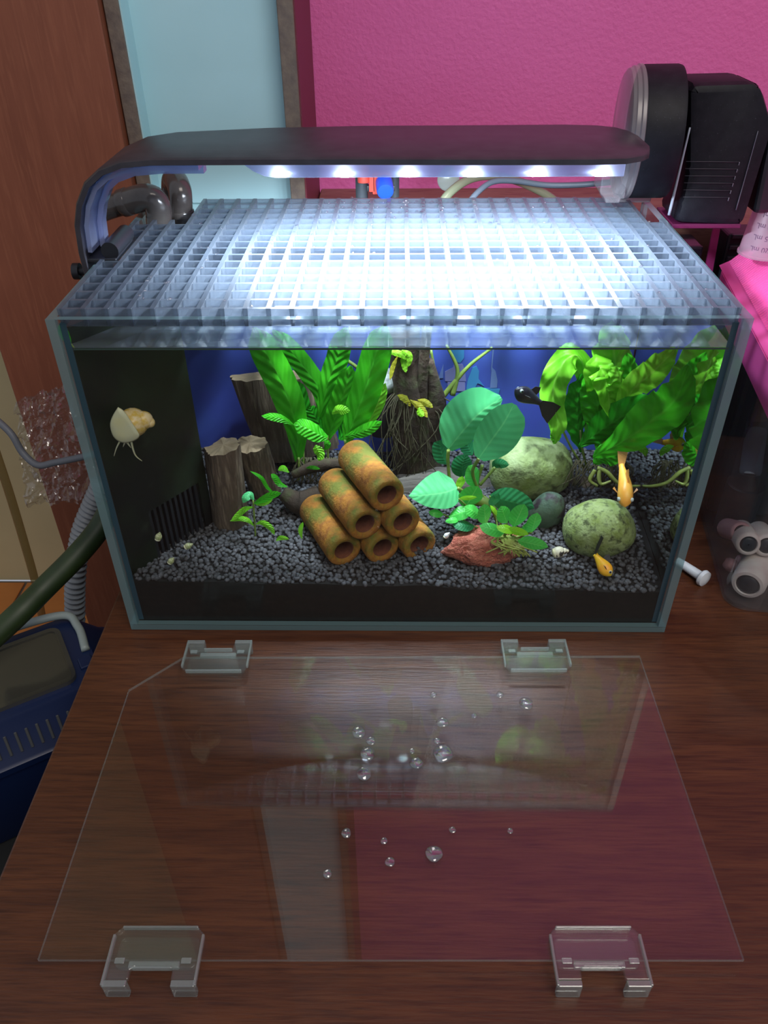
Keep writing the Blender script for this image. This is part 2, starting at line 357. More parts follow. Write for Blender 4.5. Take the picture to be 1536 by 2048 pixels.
def leaf(spine, width, side, shape='lance', fold=.15, wave=0, wfreq=6, asym=(1, 1), n=22, m=4, seed=0, tilt=None):
    """a leaf blade along a spine; side = across direction at the base"""
    C = catmull(spine, n); V, F, UV = [], [], []
    prof = LEAFW[shape]; side = Vector(side).normalized()
    for i in range(n + 1):
        t = i / n; T = (C[min(i + 1, n)] - C[max(i - 1, 0)]).normalized()
        if tilt is None: S = (side - T * side.dot(T)).normalized()
        else:   # blade turned towards a facing direction, then tilted about its own spine
            S = T.cross(Vector(side)).normalized(); S = Matrix.Rotation(tilt, 3, T) @ S
        N = T.cross(S)
        hw = lerp_list(prof, t) * width / 2
        for k in range(-m, m + 1):
            u = k / m; a = asym[0] if u < 0 else asym[1]
            wv = wave * abs(u) * math.sin(t * wfreq * 2 * math.pi + (1.3 if u < 0 else 0) + seed) * width
            V.append(tuple(C[i] + S * (hw * u * a) + N * (fold * abs(u) * hw + wv))); UV.append((.5 + u / 2, t))
    c = 2 * m + 1
    for i in range(n):
        for k in range(c - 1): F.append((i * c + k, i * c + k + 1, (i + 1) * c + k + 1, (i + 1) * c + k))
    return (V, F), UV
def loft(sections, caps=True):
    seg = len(sections[0]); V, F = [], []
    for s in sections: V += [tuple(p) for p in s]
    for i in range(len(sections) - 1):
        for k in range(seg): F.append((i * seg + k, i * seg + (k + 1) % seg, (i + 1) * seg + (k + 1) % seg, (i + 1) * seg + k))
    if caps: F += [tuple(range(seg))[::-1], tuple((len(sections) - 1) * seg + k for k in range(seg))]
    return V, F
def slab(poly3, thick, n=None):
    """thin plate from a planar 3D polygon"""
    P = [Vector(p) for p in poly3]
    N = Vector(n) if n else (P[1] - P[0]).cross(P[2] - P[0]).normalized(); k = len(P)
    V = [tuple(p + N * thick / 2) for p in P] + [tuple(p - N * thick / 2) for p in P]
    F = [tuple(range(k)), tuple(range(2 * k - 1, k - 1, -1))] + [(i, k + i, k + (i + 1) % k, (i + 1) % k) for i in range(k)]
    return V, F
def text_mesh(s, size):
    cu = bpy.data.curves.new('t', 'FONT'); cu.body = s; cu.size = size; cu.align_x = 'CENTER'; cu.align_y = 'CENTER'; cu.extrude = .0001
    o = bpy.data.objects.new('t', cu); COL.objects.link(o)
    me = bpy.data.meshes.new_from_object(o.evaluated_get(bpy.context.evaluated_depsgraph_get()))
    r = ([tuple(v.co) for v in me.vertices], [tuple(p.vertices) for p in me.polygons])
    bpy.data.objects.remove(o); bpy.data.curves.remove(cu); bpy.data.meshes.remove(me); return r

# ------------------------------------------------------------------ setting
FLOOR_Z = -0.75
def struct(name, vf, mat, parent=None, smooth=False):
    o = put(name, vf, mat, parent, smooth)
    if parent is None: o['kind'] = 'structure'
    return o
struct('wall_back', box(-.105, 1.6, .42, .46, FLOOR_Z, 2.6), 'pink')
struct('wall_left', box(-1.8, .5, .89, .93, FLOOR_Z, 2.6), 'cream')
fl = struct('floor', box(-3.5, 3.5, -6.0, .89, FLOOR_Z - .03, FLOOR_Z - .004), 'grout')
T0 = None
for i in range(6):
    for j in range(4):
        x = -1.8 + i * .2; y = .885 - (j + 1) * .2
        if T0 is None: T0 = put('tile', box(x + .003, x + .197, y + .003, y + .197, FLOOR_Z - .004, FLOOR_Z, .001, 1), 'terracotta', fl, False)
        else:
            t = T0.copy(); COL.objects.link(t); t.parent = fl; t.location = (i * .2, -j * .2, 0)

# tall cupboard left of the pink wall
cup = thing('cupboard', (-.14, .30, FLOOR_Z), 'tall cupboard with pale blue panel between brown chipboard edges', 'cupboard')
put('back_panel', box(-.2038, -.0884, .322, .332, FLOOR_Z, 2.6), 'blue', cup, False)
put('side_board', box(-.2150, -.2038, .300, .40, FLOOR_Z, 2.6, .0006, 1), 'chip', cup, False)
put('inner_lining', box(-.2038, -.2026, .302, .322, FLOOR_Z, 2.6), 'blue', cup, False)
put('side_board', box(-.0884, -.0764, .300, .418, FLOOR_Z, 2.6, .0006, 1), 'chip', cup, False)
put('outer_veneer', box(-.0764, -.0752, .302, .418, FLOOR_Z, 2.6), 'maroon', cup, False)
door = put('wardrobe_door', box(-.368, -.216, .290, .312, FLOOR_Z + .002, 2.6, .001, 1), 'panel', None, False)
tag(door, 'reddish brown wooden wardrobe door with vertical grain left of the blue panel', 'door')

desk = thing('desk', (.2, -.15, FLOOR_Z), 'dark reddish brown wooden desk carrying the aquarium', 'desk')
put('desk_top', box(-.2, .75, -.62, .298, -.025, 0, .0015, 2), 'desk', desk, False)
put('side_panel', box(-.180, -.160, -.60, .29, FLOOR_Z, -.025), 'desk', desk, False)
put('side_panel', box(.71, .73, -.60, .29, FLOOR_Z, -.025), 'desk', desk, False)
put('rear_ledge', box(-.074, .75, .299, .419, -.025, .178, .001, 1), 'ledge', desk, False)

# ------------------------------------------------------------------ aquarium
W2, D, H, G = .18, .2094, .2228, .005
aq = thing('aquarium', (0, D / 2, 0), 'rectangular glass aquarium planted and filled with water', 'aquarium')
def pane(name, b, thin):
    V, F = b
    o = put(name, b, ['glass', 'glassedge'], aq, False)
    ax = 'xyz'.index(thin)
    for p in o.data.polygons: p.material_index = 0 if abs(p.normal[ax]) > .9 else 1
    return o
pane('front_pane', box(-W2 + G, W2 - G, 0, .004, .0052, H), 'y')
pane('back_pane', box(-W2 + G, W2 - G, D - .004, D, .0052, H), 'y')
pane('side_pane', box(-W2, -W2 + G, 0, D, .0052, H), 'x')
pane('side_pane', box(W2 - G, W2, 0, D, .0052, H), 'x')
pane('bottom_pane', box(-W2, W2, 0, D, 0.0004, .005), 'z')
for s in (-1, 1):   # silicone seams in the front corners
    x = s * (W2 - G)
    put('silicone_seam', prism([(x, .0042), (x - s * .0035, .0042), (x, .0075)], 'z', .006, H - .004), pbr('silicone', (.03, .07, .10), .3), aq, False)

put('water_line', box(-W2 + G + .004, W2 - G - .002, .00402, .00418, .2040, .2050), pbr('meniscus_line', (.03, .06, .05), .5), aq, False)  # thin green strip drawn in for the dark meniscus line
# blue backdrop sheet
YB = .158
bd = thing('backdrop', (0, YB, .02), 'blue printed backdrop sheet behind the plants', 'backdrop')
put('sheet', box(-W2 + G + .001, W2 - G - .001, YB, YB + .0015, .008, .200), 'bgfilm', bd, False)
def printed(name, px, mat):
    P = [PY(x, y, YB - .0004) for x, y in px]
    put(name, slab(P, .0005, (0, 1, 0)), mat, bd, False)
printed('printed_sail', [(984, 735), (991, 742), (995, 760), (994, 775), (980, 776), (982, 750)], 'print1')
printed('printed_mast', [(985, 698), (988, 698), (984, 740), (982, 740)], 'print1')
printed('printed_hull', [(968, 776), (1000, 778), (996, 792), (974, 790)], 'print2')
printed('printed_sail', [(876, 757), (887, 728), (886, 756)], 'print1')
printed('printed_tower', [(890, 743), (906, 735), (908, 728), (925, 728), (930, 740), (932, 762), (890, 762)], 'print3')
printed('printed_tower', [(895, 764), (930, 764), (930, 782), (895, 782)], 'print3')
printed('printed_cloud', [(902, 698), (928, 698), (928, 715), (920, 726), (905, 720)], 'print2')
printed('printed_blob', [(945, 735), (953, 732), (958, 742), (957, 758), (968, 772), (955, 766), (948, 780), (932, 778), (936, 758), (940, 748)], 'print2')

# black filter compartment in the left corner
fc = thing('filter_compartment', (-.16, .05, .03), 'black algae-coated corner filter compartment with slotted grille', 'filter')
A, B_, C_ = Vector((-.1735, .0095, 0)), Vector((-.1305, .066, 0)), Vector((-.1738, .098, 0))
def wallp(P, Q, z0, z1, th=.002):
    d = (Q - P).normalized(); n = Vector((d.y, -d.x, 0)) * th
    return prism([(P.x, P.y), (Q.x, Q.y), (Q.x - n.x, Q.y - n.y), (P.x - n.x, P.y - n.y)], 'z', z0, z1)
put('front_panel', wallp(A, B_, .080, .214), 'algae', fc, False)
put('return_panel', wallp(B_, C_, .03, .214), 'algae', fc, False)
dd = (B_ - A).normalized()
LEN = (B_ - A).length
put('panel_foot', wallp(A, A + dd * LEN * .30, .03, .080), 'algae', fc, False)
put('panel_foot', wallp(A + dd * LEN * .90, B_, .03, .080), 'algae', fc, False)
put('backing', tr(wallp(A + dd * LEN * .30, A + dd * LEN * .90, .03, .080), Matrix.Translation(Vector((-dd.y, dd.x, 0)) * .004)), 'dark', fc, False)
for i in range(10):
    t0 = LEN * (.30 + i * .06)
    put('slat', wallp(A + dd * t0, A + dd * (t0 + LEN * .028), .03, .080), 'slot', fc, False)

# substrate
def gz(x, y):
    return .0415 - .010 * (x + .17) / .34 * (1 - min(1, y / .05)) + .002 * noise.noise(Vector((x * 30, y * 30, 0))) + .004 * max(0, (y - .08)) / .08 + .007 * math.exp(-((x - .020) ** 2 + (y - .022) ** 2) / .0125 ** 2) + .003 * math.exp(-((x + .012) ** 2 + (y - .016) ** 2) / .010 ** 2)
bm = bmesh.new(); nx, ny = 40, 18; g = []
for j in range(ny + 1):
    for i in range(nx + 1):
        x = -.1745 + .349 * i / nx; y = .0046 + (YB - .0056) * j / ny
        g.append(bm.verts.new((x, y, gz(x, y) - .0006)))
for j in range(ny):
    for i in range(nx): a = j * (nx + 1) + i; bm.faces.new((g[a], g[a + 1], g[a + nx + 2], g[a + nx + 1]))
bot = [bm.verts.new((v.co.x, v.co.y, .0052)) for v in g[:nx + 1]]
for i in range(nx): bm.faces.new((bot[i], bot[i + 1], g[i + 1], g[i]))
botb = [bm.verts.new((v.co.x, v.co.y, .0052)) for v in g[-nx - 1:]]
for i in range(nx): bm.faces.new((g[-nx - 1 + i], g[-nx + i], botb[i + 1], botb[i]))
soil = put('soil_bed', from_bm(bm), 'soil', None, False)
tag(soil, 'black fine soil bed filling the bottom of the aquarium', 'soil', kind='stuff')
IV, IF = ico(2); IV = np.array(IV); IF = np.array(IF)
pts = []
rng = np.random.default_rng(3)
step = .00285
for j in range(int(.153 / step)):
    for i in range(int(.347 / step)):
        x = -.1735 + i * step + (j % 2) * step / 2 + rng.uniform(-.5, .5) * step; y = .0058 + j * step + rng.uniform(-.5, .5) * step
        if -.1735 < x < .1735 and .0055 < y < YB - .002: pts.append((x, y, gz(x, y) + rng.uniform(-.0006, .0009)))
PV = np.zeros((len(pts) * len(IV), 3), np.float32); PF = np.zeros((len(pts) * len(IF), 3), np.int32)
for k, p in enumerate(pts):
    r = rng.uniform(.0013, .0020); s = r * rng.uniform(.75, 1.2, 3); a = rng.uniform(0, 6.28); c, sn = math.cos(a), math.sin(a)
    q = IV * s * (1 + rng.uniform(-.12, .12, (len(IV), 1))); q = np.stack([q[:, 0] * c - q[:, 1] * sn, q[:, 0] * sn + q[:, 1] * c, q[:, 2] * .85], 1) + p
    PV[k * len(IV):(k + 1) * len(IV)] = q; PF[k * len(IF):(k + 1) * len(IF)] = IF + k * len(IV)
me = bpy.data.meshes.new('gravel'); me.vertices.add(len(PV)); me.vertices.foreach_set('co', PV.ravel())
me.loops.add(len(PF) * 3); me.loops.foreach_set('vertex_index', PF.ravel()); me.polygons.add(len(PF))
me.polygons.foreach_set('loop_start', np.arange(len(PF)) * 3); me.polygons.foreach_set('loop_total', np.full(len(PF), 3))
me.update(); me.validate(); me.polygons.foreach_set('use_smooth', np.ones(len(PF), bool)); me.materials.append(MT['pebble'])
gv = bpy.data.objects.new('gravel', me); COL.objects.link(gv); tag(gv, 'layer of small dark grey granules covering the aquarium bottom', 'gravel', kind='stuff')

# water body
ZW = .2052
wv = put('water', box(-W2 + G + .0003, W2 - G - .0003, .0042, D - .0043, .006, ZW), ['waterfront', 'watertop', 'waterside'], None, False)
for p in wv.data.polygons:
    n = p.normal; p.material_index = 1 if n.z > .9 else (2 if abs(n.x) > .9 else 0)
tag(wv, 'clear water filling the aquarium to just below the rim', 'water', kind='stuff')

# ------------------------------------------------------------------ grid lid on the aquarium
gl = thing('grid_lid', (0, .1, .2166), 'frosted clear egg-crate grid resting across the top of the aquarium', 'lid')
ZG0, ZG1 = .2168, .2266
gx = [-.1735 + .347 * i / 29 for i in range(30)]; gy = [.0062 + .1985 * j / 17 for j in range(18)]
def span_y(i):
    """depth ranges covered by the i-th lengthwise bar"""
    if i == 0: return [(gy[0], .078), (.128, .155)]
    if i <= 2: return [(gy[0], .155)]
    if i >= 29: return [(gy[0], .153)]
    return [(gy[0], gy[17])]
for i, x in enumerate(gx):
    for a, b in span_y(i):
        put('bar', prism([(x - .0009, ZG0), (x + .0009, ZG0), (x + .0013, ZG1), (x - .0013, ZG1)], 'y', a - .001, b + .001), 'grid', gl, False)
for j, y in enumerate(gy):
    x0 = gx[0]; x1 = gx[29]
    if .080 < y < .127: x0 = gx[1]
    if y > .156: x0 = gx[3]
    if y > .154: x1 = gx[28]
    z0 = ZG0 if j % 2 == 0 else ZG1 - .0042
    put('cross_bar', prism([(y - .0008, z0), (y + .0008, z0), (y + .0011, ZG1 - .0003), (y - .0011, ZG1 - .0003)], 'x', x0, x1), 'grid', gl, False)
random.seed(5); dv = []
for k in range(330):
    if k < 190: x = random.gauss(.005, .045); y = random.gauss(.185, .012)
    else: x = random.uniform(-.165, .165); y = random.uniform(.01, .19)
    if not (-.14 < x < .165 and .006 < y < .2): continue
    if random.random() < .6: x = min(gx, key=lambda a: abs(a - x)) + random.gauss(0, .0006)
    else: y = min(gy, key=lambda a: abs(a - y)) + random.gauss(0, .0006)
    r = random.uniform(.0005, .0014)
    dv.append(blob((x, y, ZG1 + r * .2), (r, r, r * .7), .05, 1, 2, k))
tag(put('water_droplets', join(*dv), 'drop', None), 'scattered water droplets clinging to the grid lid', 'droplets', kind='stuff')

# ------------------------------------------------------------------ lamp
lp = thing('aquarium_lamp', (-.183, .10, H), 'slim black clip-on LED lamp arching over the grid lid', 'lamp')
yf = .0785
prof = [(-.1865, .205, yf, .120), (-.1872, .230, yf, .121), (-.1858, .246, yf, .123), (-.1818, .258, yf, .126), (-.1745, .2695, yf, .130),
        (-.165, .2765, yf, .135), (-.152, .2808, yf, .142), (-.135, .2822, yf, .147), (-.11, .2822, yf, .152), (-.08, .2822, yf, .158), (-.02, .282, yf, .1635),
        (.05, .2815, yf, .166), (.105, .2812, yf + .0005, .168), (.125, .281, yf + .003, .166), (.135, .281, yf + .009, .160), (.1405, .281, yf + .016, .150), (.1432, .281, yf + .026, .136)]
def shell(prof, th, inset=0):
    n = len(prof); sec = []
    for i, (x, z, a, b) in enumerate(prof):
        d = Vector((prof[min(i + 1, n - 1)][0] - prof[max(i - 1, 0)][0], prof[min(i + 1, n - 1)][1] - prof[max(i - 1, 0)][1])).normalized()
        nx_, nz = d.y, -d.x     # towards the inside of the arch
        a += inset; b -= inset
        sec.append([(x, a + .002, z), (x + nx_ * .001, a, z + nz * .001), (x + nx_ * th, a, z + nz * th), (x + nx_ * th, b, z + nz * th), (x + nx_ * .001, b, z + nz * .001), (x, b - .002, z)])
    return loft(sec)
put('hood', shell(prof, .0038), 'hood', lp, True, angle=math.radians(40))
inner = [(x, z, a + .004, min(b - .004, .112)) for x, z, a, b in prof[1:9]]
def offs(P, k):
    o = []; n = len(P)
    for i, (x, z, a, b) in enumerate(P):
        d = Vector((P[min(i + 1, n - 1)][0] - P[max(i - 1, 0)][0], P[min(i + 1, n - 1)][1] - P[max(i - 1, 0)][1])).normalized()
        o.append((x + d.y * k, z - d.x * k, a, b))
    return o
put('arm_diffuser', shell(offs(inner, .0040), .0035), 'diffuser', lp, True, angle=math.radians(40))
put('arm_rib', shell(offs([(x, z, .094, .102) for x, z, a, b in inner], .0078), .0040), 'diffuser', lp, True, angle=math.radians(40))
put('light_bar', prism([(-.086, .2782), (.1255, .2776), (.1255, .2702), (-.068, .2704), (-.074, .2712), (-.080, .2738)], 'y', .0835, .112, .0006), 'diffuser', lp, False)
for k in range(6):
    x = -.0655 + k * .0359
    led = put('led', join(box(x - .0022, x + .0022, .0845, .0885, .2716, .2735, .0004, 1)), 'led', lp, False)
put('clamp_roll', lathe([(.0052, 0), (.0052, .034)], (-.1695, .083, .2300), (0, 1, 0), 20), 'blackp', lp, True, angle=.7)
put('clamp_jaw', box(-.1862, -.166, .081, .118, .2235, .2262, .0008), 'blackp', lp, False)
put('clamp_screw', lathe([(.0025, 0), (.0025, .010), (.005, .010), (.005, .014)], (-.1868, .10, .212), (-1, 0, 0), 16), 'blackp', lp, True, angle=.7)
for k in range(6):
    ll = bpy.data.lights.new('led_light', 'SPOT'); ll.shadow_soft_size = .004; ll.energy = LED_POWER / 6; ll.color = (.80, .90, 1.0); ll.spot_size = math.radians(164); ll.spot_blend = .55
    lo = bpy.data.objects.new('led_light', ll); COL.objects.link(lo); lo.parent = lp; lo.location = Vector((-.0655 + k * .0359, .093, .2694)) - WL[lp.name]




# ------------------------------------------------------------------ stacked ceramic tubes
AXD = Vector((-.446, .894, 0)).normalized(); RT = .0121; TLEN = .055
def ceramic_tube(front, label):
    t = thing('ceramic_tube', (front[0], front[1], front[2] - RT), label, 'tube', 'stacked ceramic tubes')
    ro, ri = RT, .0068
    out = [(ri, .0015), (ri + .0012, .0003), (ro - .0016, 0), (ro - .0004, .0008), (ro, .0025), (ro, TLEN - .0025), (ro - .0008, TLEN - .0005), (ri, TLEN)]
    put('wall', lathe(out, front, AXD, 40, False), 'tube', t)
    put('bore', lathe([(ri, .0015), (ri - .0002, .004), (ri - .0002, TLEN)], front, AXD, 32, False), 'tubein', t)
ZB, ZM, ZT = .0508, .0716, .0922
ceramic_tube(PZ(690, 1103, ZB), 'rust-orange ceramic tube at the bottom left of the stacked pyramid')
ceramic_tube(PZ(767, 1098, ZB), 'rust-orange ceramic tube in the middle of the bottom row of the pyramid')
ceramic_tube(PZ(841, 1092, ZB), 'rust-orange ceramic tube at the bottom right, half buried in gravel')
ceramic_tube(PZ(732, 1050, ZM), 'rust-orange ceramic tube in the second row on the left')
ceramic_tube(PZ(808, 1046, ZM), 'rust-orange ceramic tube in the second row on the right')
ceramic_tube(PZ(776, 992, ZT), 'rust-orange ceramic tube with green algae on top of the pyramid')

# ------------------------------------------------------------------ stones
def stone(name, px, Y, size, mat, label, amp=.06, seed=0, rot=(0, 0, 0), power=1.0):
    c = PY(px[0], px[1], Y)
    return tag(put(name, blob(c, size, amp, 1.1, 4, seed, rot, power, .01), mat, None), label, 'stone')
stone('boulder', (1062, 937), .104, (.0300, .021, .0235), 'moss2', 'large mossy green boulder behind the broad-leaved plant', .05, 2, (0, .1, .2), .85)
stone('oval_stone', (1093, 1024), .068, (.0125, .010, .0170), 'slate', 'dark oval stone with blackish patch between the two mossy rocks', .03, 5, (0, .3, 0))
stone('round_stone', (1198, 1057), .046, (.0243, .020, .0195), 'moss', 'rounded moss-green stone at the front right of the gravel', .04, 9, (0, -.08, 0), .92)
lr = put('lava_rock', blob(PY(970, 1094, .036), (.0250, .014, .0138), .16, 1.7, 5, 4, (0, .15, .2), 1, .09), 'lava', None)
tag(lr, 'brick red porous lava rock at the foot of the leafy plants', 'rock')
dbl = PY(330, 690, .02)

# ------------------------------------------------------------------ wood
def stump(name, base, top, rx, ry, label, seed=0, nseg=44, cut=(0, 0, 0), mat='wood'):
    base, top = Vector(base), Vector(top); ax = (top - base).normalized()
    t = thing(name, base, label, 'driftwood')
    N = Vector((1, 0, 0)); N = (N - ax * N.dot(ax)).normalized(); B = ax.cross(N); secs = []
    for i in range(13):
        f = i / 12; s = []
        for k in range(nseg):
            a = 2 * math.pi * k / nseg; q = Vector((math.cos(a), math.sin(a), 0))
            r = 1 + .24 * noise.noise(q * 1.3 + Vector((0, 0, f * .9 + seed * 5))) + .16 * noise.noise(q * 4 + Vector((0, 0, f * 1.1 + seed))) + .08 * noise.noise(q * 9 + Vector((0, 0, f * .7 + seed)))
            r *= 1.06 - .10 * f
            p = base.lerp(top, f) + (N * math.cos(a) * rx + B * math.sin(a) * ry) * r
            if i >= 11: p += ax * ((i - 10) / 2) * (cut[0] * math.cos(a) + cut[1] * math.sin(a) + .0022 * noise.noise(q * 2.2 + Vector((seed, 3, 0))))
            s.append(p)
        secs.append(s)
    put('trunk', loft(secs, False), mat, t)
    cV = [tuple(p) for p in secs[-1]] + [tuple(top + ax * .0016)]; n = len(secs[-1])
    put('cut_end', (cV, [(k, (k + 1) % n, n) for k in range(n)]), 'woodcut', t, False)
    return t
stump('wood_stump', PY(464, 1060, .068), PY(447, 893, .064), .0125, .0105, 'short grey-brown wood stump standing at the left front of the tank', 1, cut=(.0035, -.0005, 0))
stump('wood_stump', PY(532, 980, .100), PY(500, 888, .092), .0118, .009, 'smaller wood stump just behind the front stump on the left', 2, cut=(-.001, .001, 0))
stump('wood_block', PY(600, 905, .136), PY(541, 752, .134), .0285, .0100, 'broad tilted block of grey driftwood behind the left fern', 3, cut=(-.006, -.001, 0))
dw = thing('driftwood_trunk', PY(820, 930, .13), 'dark knotted driftwood trunk with trailing roots in the centre', 'driftwood')
put('trunk', tube([PY(835, 940, .128), PY(828, 860, .128), PY(822, 780, .130), PY(812, 730, .132), PY(804, 660, .134)], [.019, .016, .0135, .011, .0125], 40, 22), 'darkwood', dw)
put('branch', tube([PY(850, 900, .126), PY(872, 820, .125), PY(868, 770, .124), PY(858, 720, .123)], [.010, .008, .005, .003], 24, 12), 'darkwood', dw)
put('branch', tube([PY(840, 860, .124), PY(845, 760, .122), PY(854, 655, .122)], [.006, .004, .0035], 24, 10), 'darkwood', dw)
lg = put('sunken_log', tube([PY(770, 985, .110), PY(880, 965, .112), PY(985, 985, .115)], [.011, .012, .010], 30, 18), 'log', None)
tag(lg, 'dark weathered log lying behind the ceramic tubes', 'driftwood')
wr = put('wood_root', tube([PY(565, 985, .080), PY(600, 1005, .078), PY(640, 985, .082)], [.005, .009, .006], 20, 12), 'darkwood', None)
tag(wr, 'small dark knot of wood left of the tubes under the fern', 'driftwood')
lg2 = put('sunken_branch', tube([PY(1130, 975, .118), PY(1200, 985, .112), PY(1290, 1000, .108)], [.010, .011, .009], 30, 16), 'darkwood', None)
tag(lg2, 'dark wood lying under the right fern behind the round stone', 'driftwood')
random.seed(11); hair = []
for k in range(48):
    x = random.gauss(815, 46); y = random.uniform(770, 850)
    hair.append(tube([PY(815 + (x - 815) * .35, y - 12, .128), PY(x + random.gauss(0, 10), y + 45, .113), PY(x + random.gauss(0, 26), min(968, y + random.uniform(80, 150)), .108)], [.0006, .0004, .0003], 8, 5))
put('root_tangle', join(*hair), 'roothair', dw)['kind'] = 'stuff'
for a, b, c in (((905, 790), (915, 740), (893, 690)), ((880, 800), (935, 735), (985, 695)), ((868, 830), (870, 760), (862, 700)), ((765, 800), (720, 740), (660, 700)), ((770, 860), (800, 800), (850, 760))):
    put('twig', tube([PY(*a, .13), PY(*b, .132), PY(*c, .134)], [.0022, .0014, .001], 16, 8), 'stem', dw)
FACING = Vector((0, -.80, .60))
def lf(parent, pts, wpx, mat, shape='lance', tilt=0., fold=.2, wave=0., wfreq=5, asym=(1, 1), seed=0, name='leaf', n=22):
    P = [PY(*p) for p in pts]; mid = P[len(P) // 2]
    vf, uv = leaf(P, wpx / PXM(mid), FACING, shape, fold, wave, wfreq, asym, n, 4, seed, tilt)
    return put(name, vf, mat, parent, uv=uv)
for p, wd, m in (([(835, 820, .118), (815, 800, .115), (795, 790, .112)], 16, 'dying'), ([(820, 800, .116), (840, 815, .113), (855, 835, .11)], 15, 'dying'),
                 ([(835, 800, .116), (850, 805, .114), (866, 815, .112)], 14, 'dying'), ([(838, 815, .112), (840, 825, .11), (848, 832, .108)], 14, 'anuby'),
                 ([(770, 703, .122), (800, 708, .12), (822, 720, .118)], 14, 'anuby'), ([(800, 700, .122), (808, 730, .12), (812, 745, .118)], 12, 'anuby'), ([(795, 712, .12), (785, 735, .12), (780, 760, .118)], 10, 'dying'),
                 ([(803, 700, .12), (818, 712, .118), (815, 735, .118)], 14, 'anuby')):
    lf(dw, p, wd, m, 'lance', .3, .3, .06)
# submerged filter sponge beside the trunk
sp = thing('sponge_filter', PY(765, 860, .135), 'black filter sponge with a speckled grey dome beside the driftwood trunk', 'filter')
put('sponge', lathe([(.012, 0), (.0125, .002), (.0125, .030), (.011, .032)], PY(766, 860, .138), (0, 0, 1), 24), 'blackp', sp, angle=.7)
put('dome', blob(PY(772, 762, .136), (.0115, .0115, .009), .02, 2, 3, 1), pbr('speckled_dome', (.14, .15, .15), .8, (.30, .33, .32), 300), sp)

# ------------------------------------------------------------------ left fern
fern = thing('fern', PY(655, 905, .10), 'left bright green fern with long upright strap leaves', 'plant')
for pts, wd, m, tl in (
    ([(597, 925, .098), (593, 860, .095), (577, 800, .093), (553, 745, .092), (528, 698, .090), (508, 655, .088)], 62, 'fern', .1),
    ([(648, 870, .108), (642, 790, .110), (612, 740, .112), (580, 700, .112), (545, 660, .112)], 42, 'fern', -.2),
    ([(640, 835, .104), (655, 770, .103), (672, 725, .103), (680, 695, .103), (692, 655, .102)], 46, 'fern', .1),
    ([(655, 880, .100), (672, 830, .098), (690, 780, .097), (702, 732, .098)], 44, 'fern', .35),
    ([(690, 885, .094), (708, 840, .092), (730, 780, .090), (752, 705, .088), (772, 650, .086)], 62, 'fern', -.1),
    ([(728, 870, .092), (745, 830, .091), (758, 800, .091), (771, 766, .092)], 30, 'fernb', .2),
    ([(588, 850, .092), (565, 838, .090), (545, 833, .089), (523, 832, .089)], 18, 'fern', .2),
    ([(655, 876, .090), (635, 868, .088), (612, 855, .087), (588, 848, .086)], 36, 'fern', .2),
    ([(690, 872, .088), (718, 866, .086), (740, 856, .085), (764, 843, .085)], 26, 'fern', .2),
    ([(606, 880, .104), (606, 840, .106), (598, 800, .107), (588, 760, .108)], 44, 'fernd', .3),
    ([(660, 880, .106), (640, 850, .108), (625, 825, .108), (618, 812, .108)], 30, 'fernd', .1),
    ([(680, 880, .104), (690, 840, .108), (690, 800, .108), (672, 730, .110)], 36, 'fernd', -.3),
    ([(664, 828, .088), (675, 820, .086), (686, 820, .085), (700, 822, .085)], 20, 'fernb', .2),
    ([(632, 890, .084), (634, 897, .083), (640, 910, .082), (637, 922, .081)], 20, 'fernb', .2),
    ([(648, 900, .09), (655, 890, .088), (650, 880, .088)], 14, 'fern', .2),
    ([(612, 936, .088), (625, 935, .086), (640, 938, .085)], 8, 'fern', .2)):
    lf(fern, pts, wd, m, 'strap' if wd > 35 else 'lance', tl, .25, .035, 5, seed=wd)
for a, b, c in (((655, 950, .098), (656, 920, .1), (655, 870, .1)), ((597, 960, .095), (598, 940, .096), (597, 915, .097)), ((690, 940, .095), (692, 910, .094), (690, 880, .094)), ((605, 960, .1), (607, 930, .1), (606, 880, .104))):
    put('stem', tube([PY(*a), PY(*b), PY(*c)], [.0009, .0009, .0009], 10, 6), 'stem', fern)
rh = []
random.seed(4)
for k in range(46):
    x = random.uniform(590, 720); rh.append(tube([PY(x, 915, .098), PY(x + random.gauss(0, 12), 940, .095), PY(x + random.gauss(0, 22), 968, .092)], [.0006, .0005, .0003], 6, 4))
put('root_tangle', join(*rh), 'roothair', fern)['kind'] = 'stuff'
put('rhizome', tube([PY(585, 950, .094), PY(640, 930, .097), PY(720, 930, .095)], [.003, .005, .003], 20, 10), 'darkwood', fern)

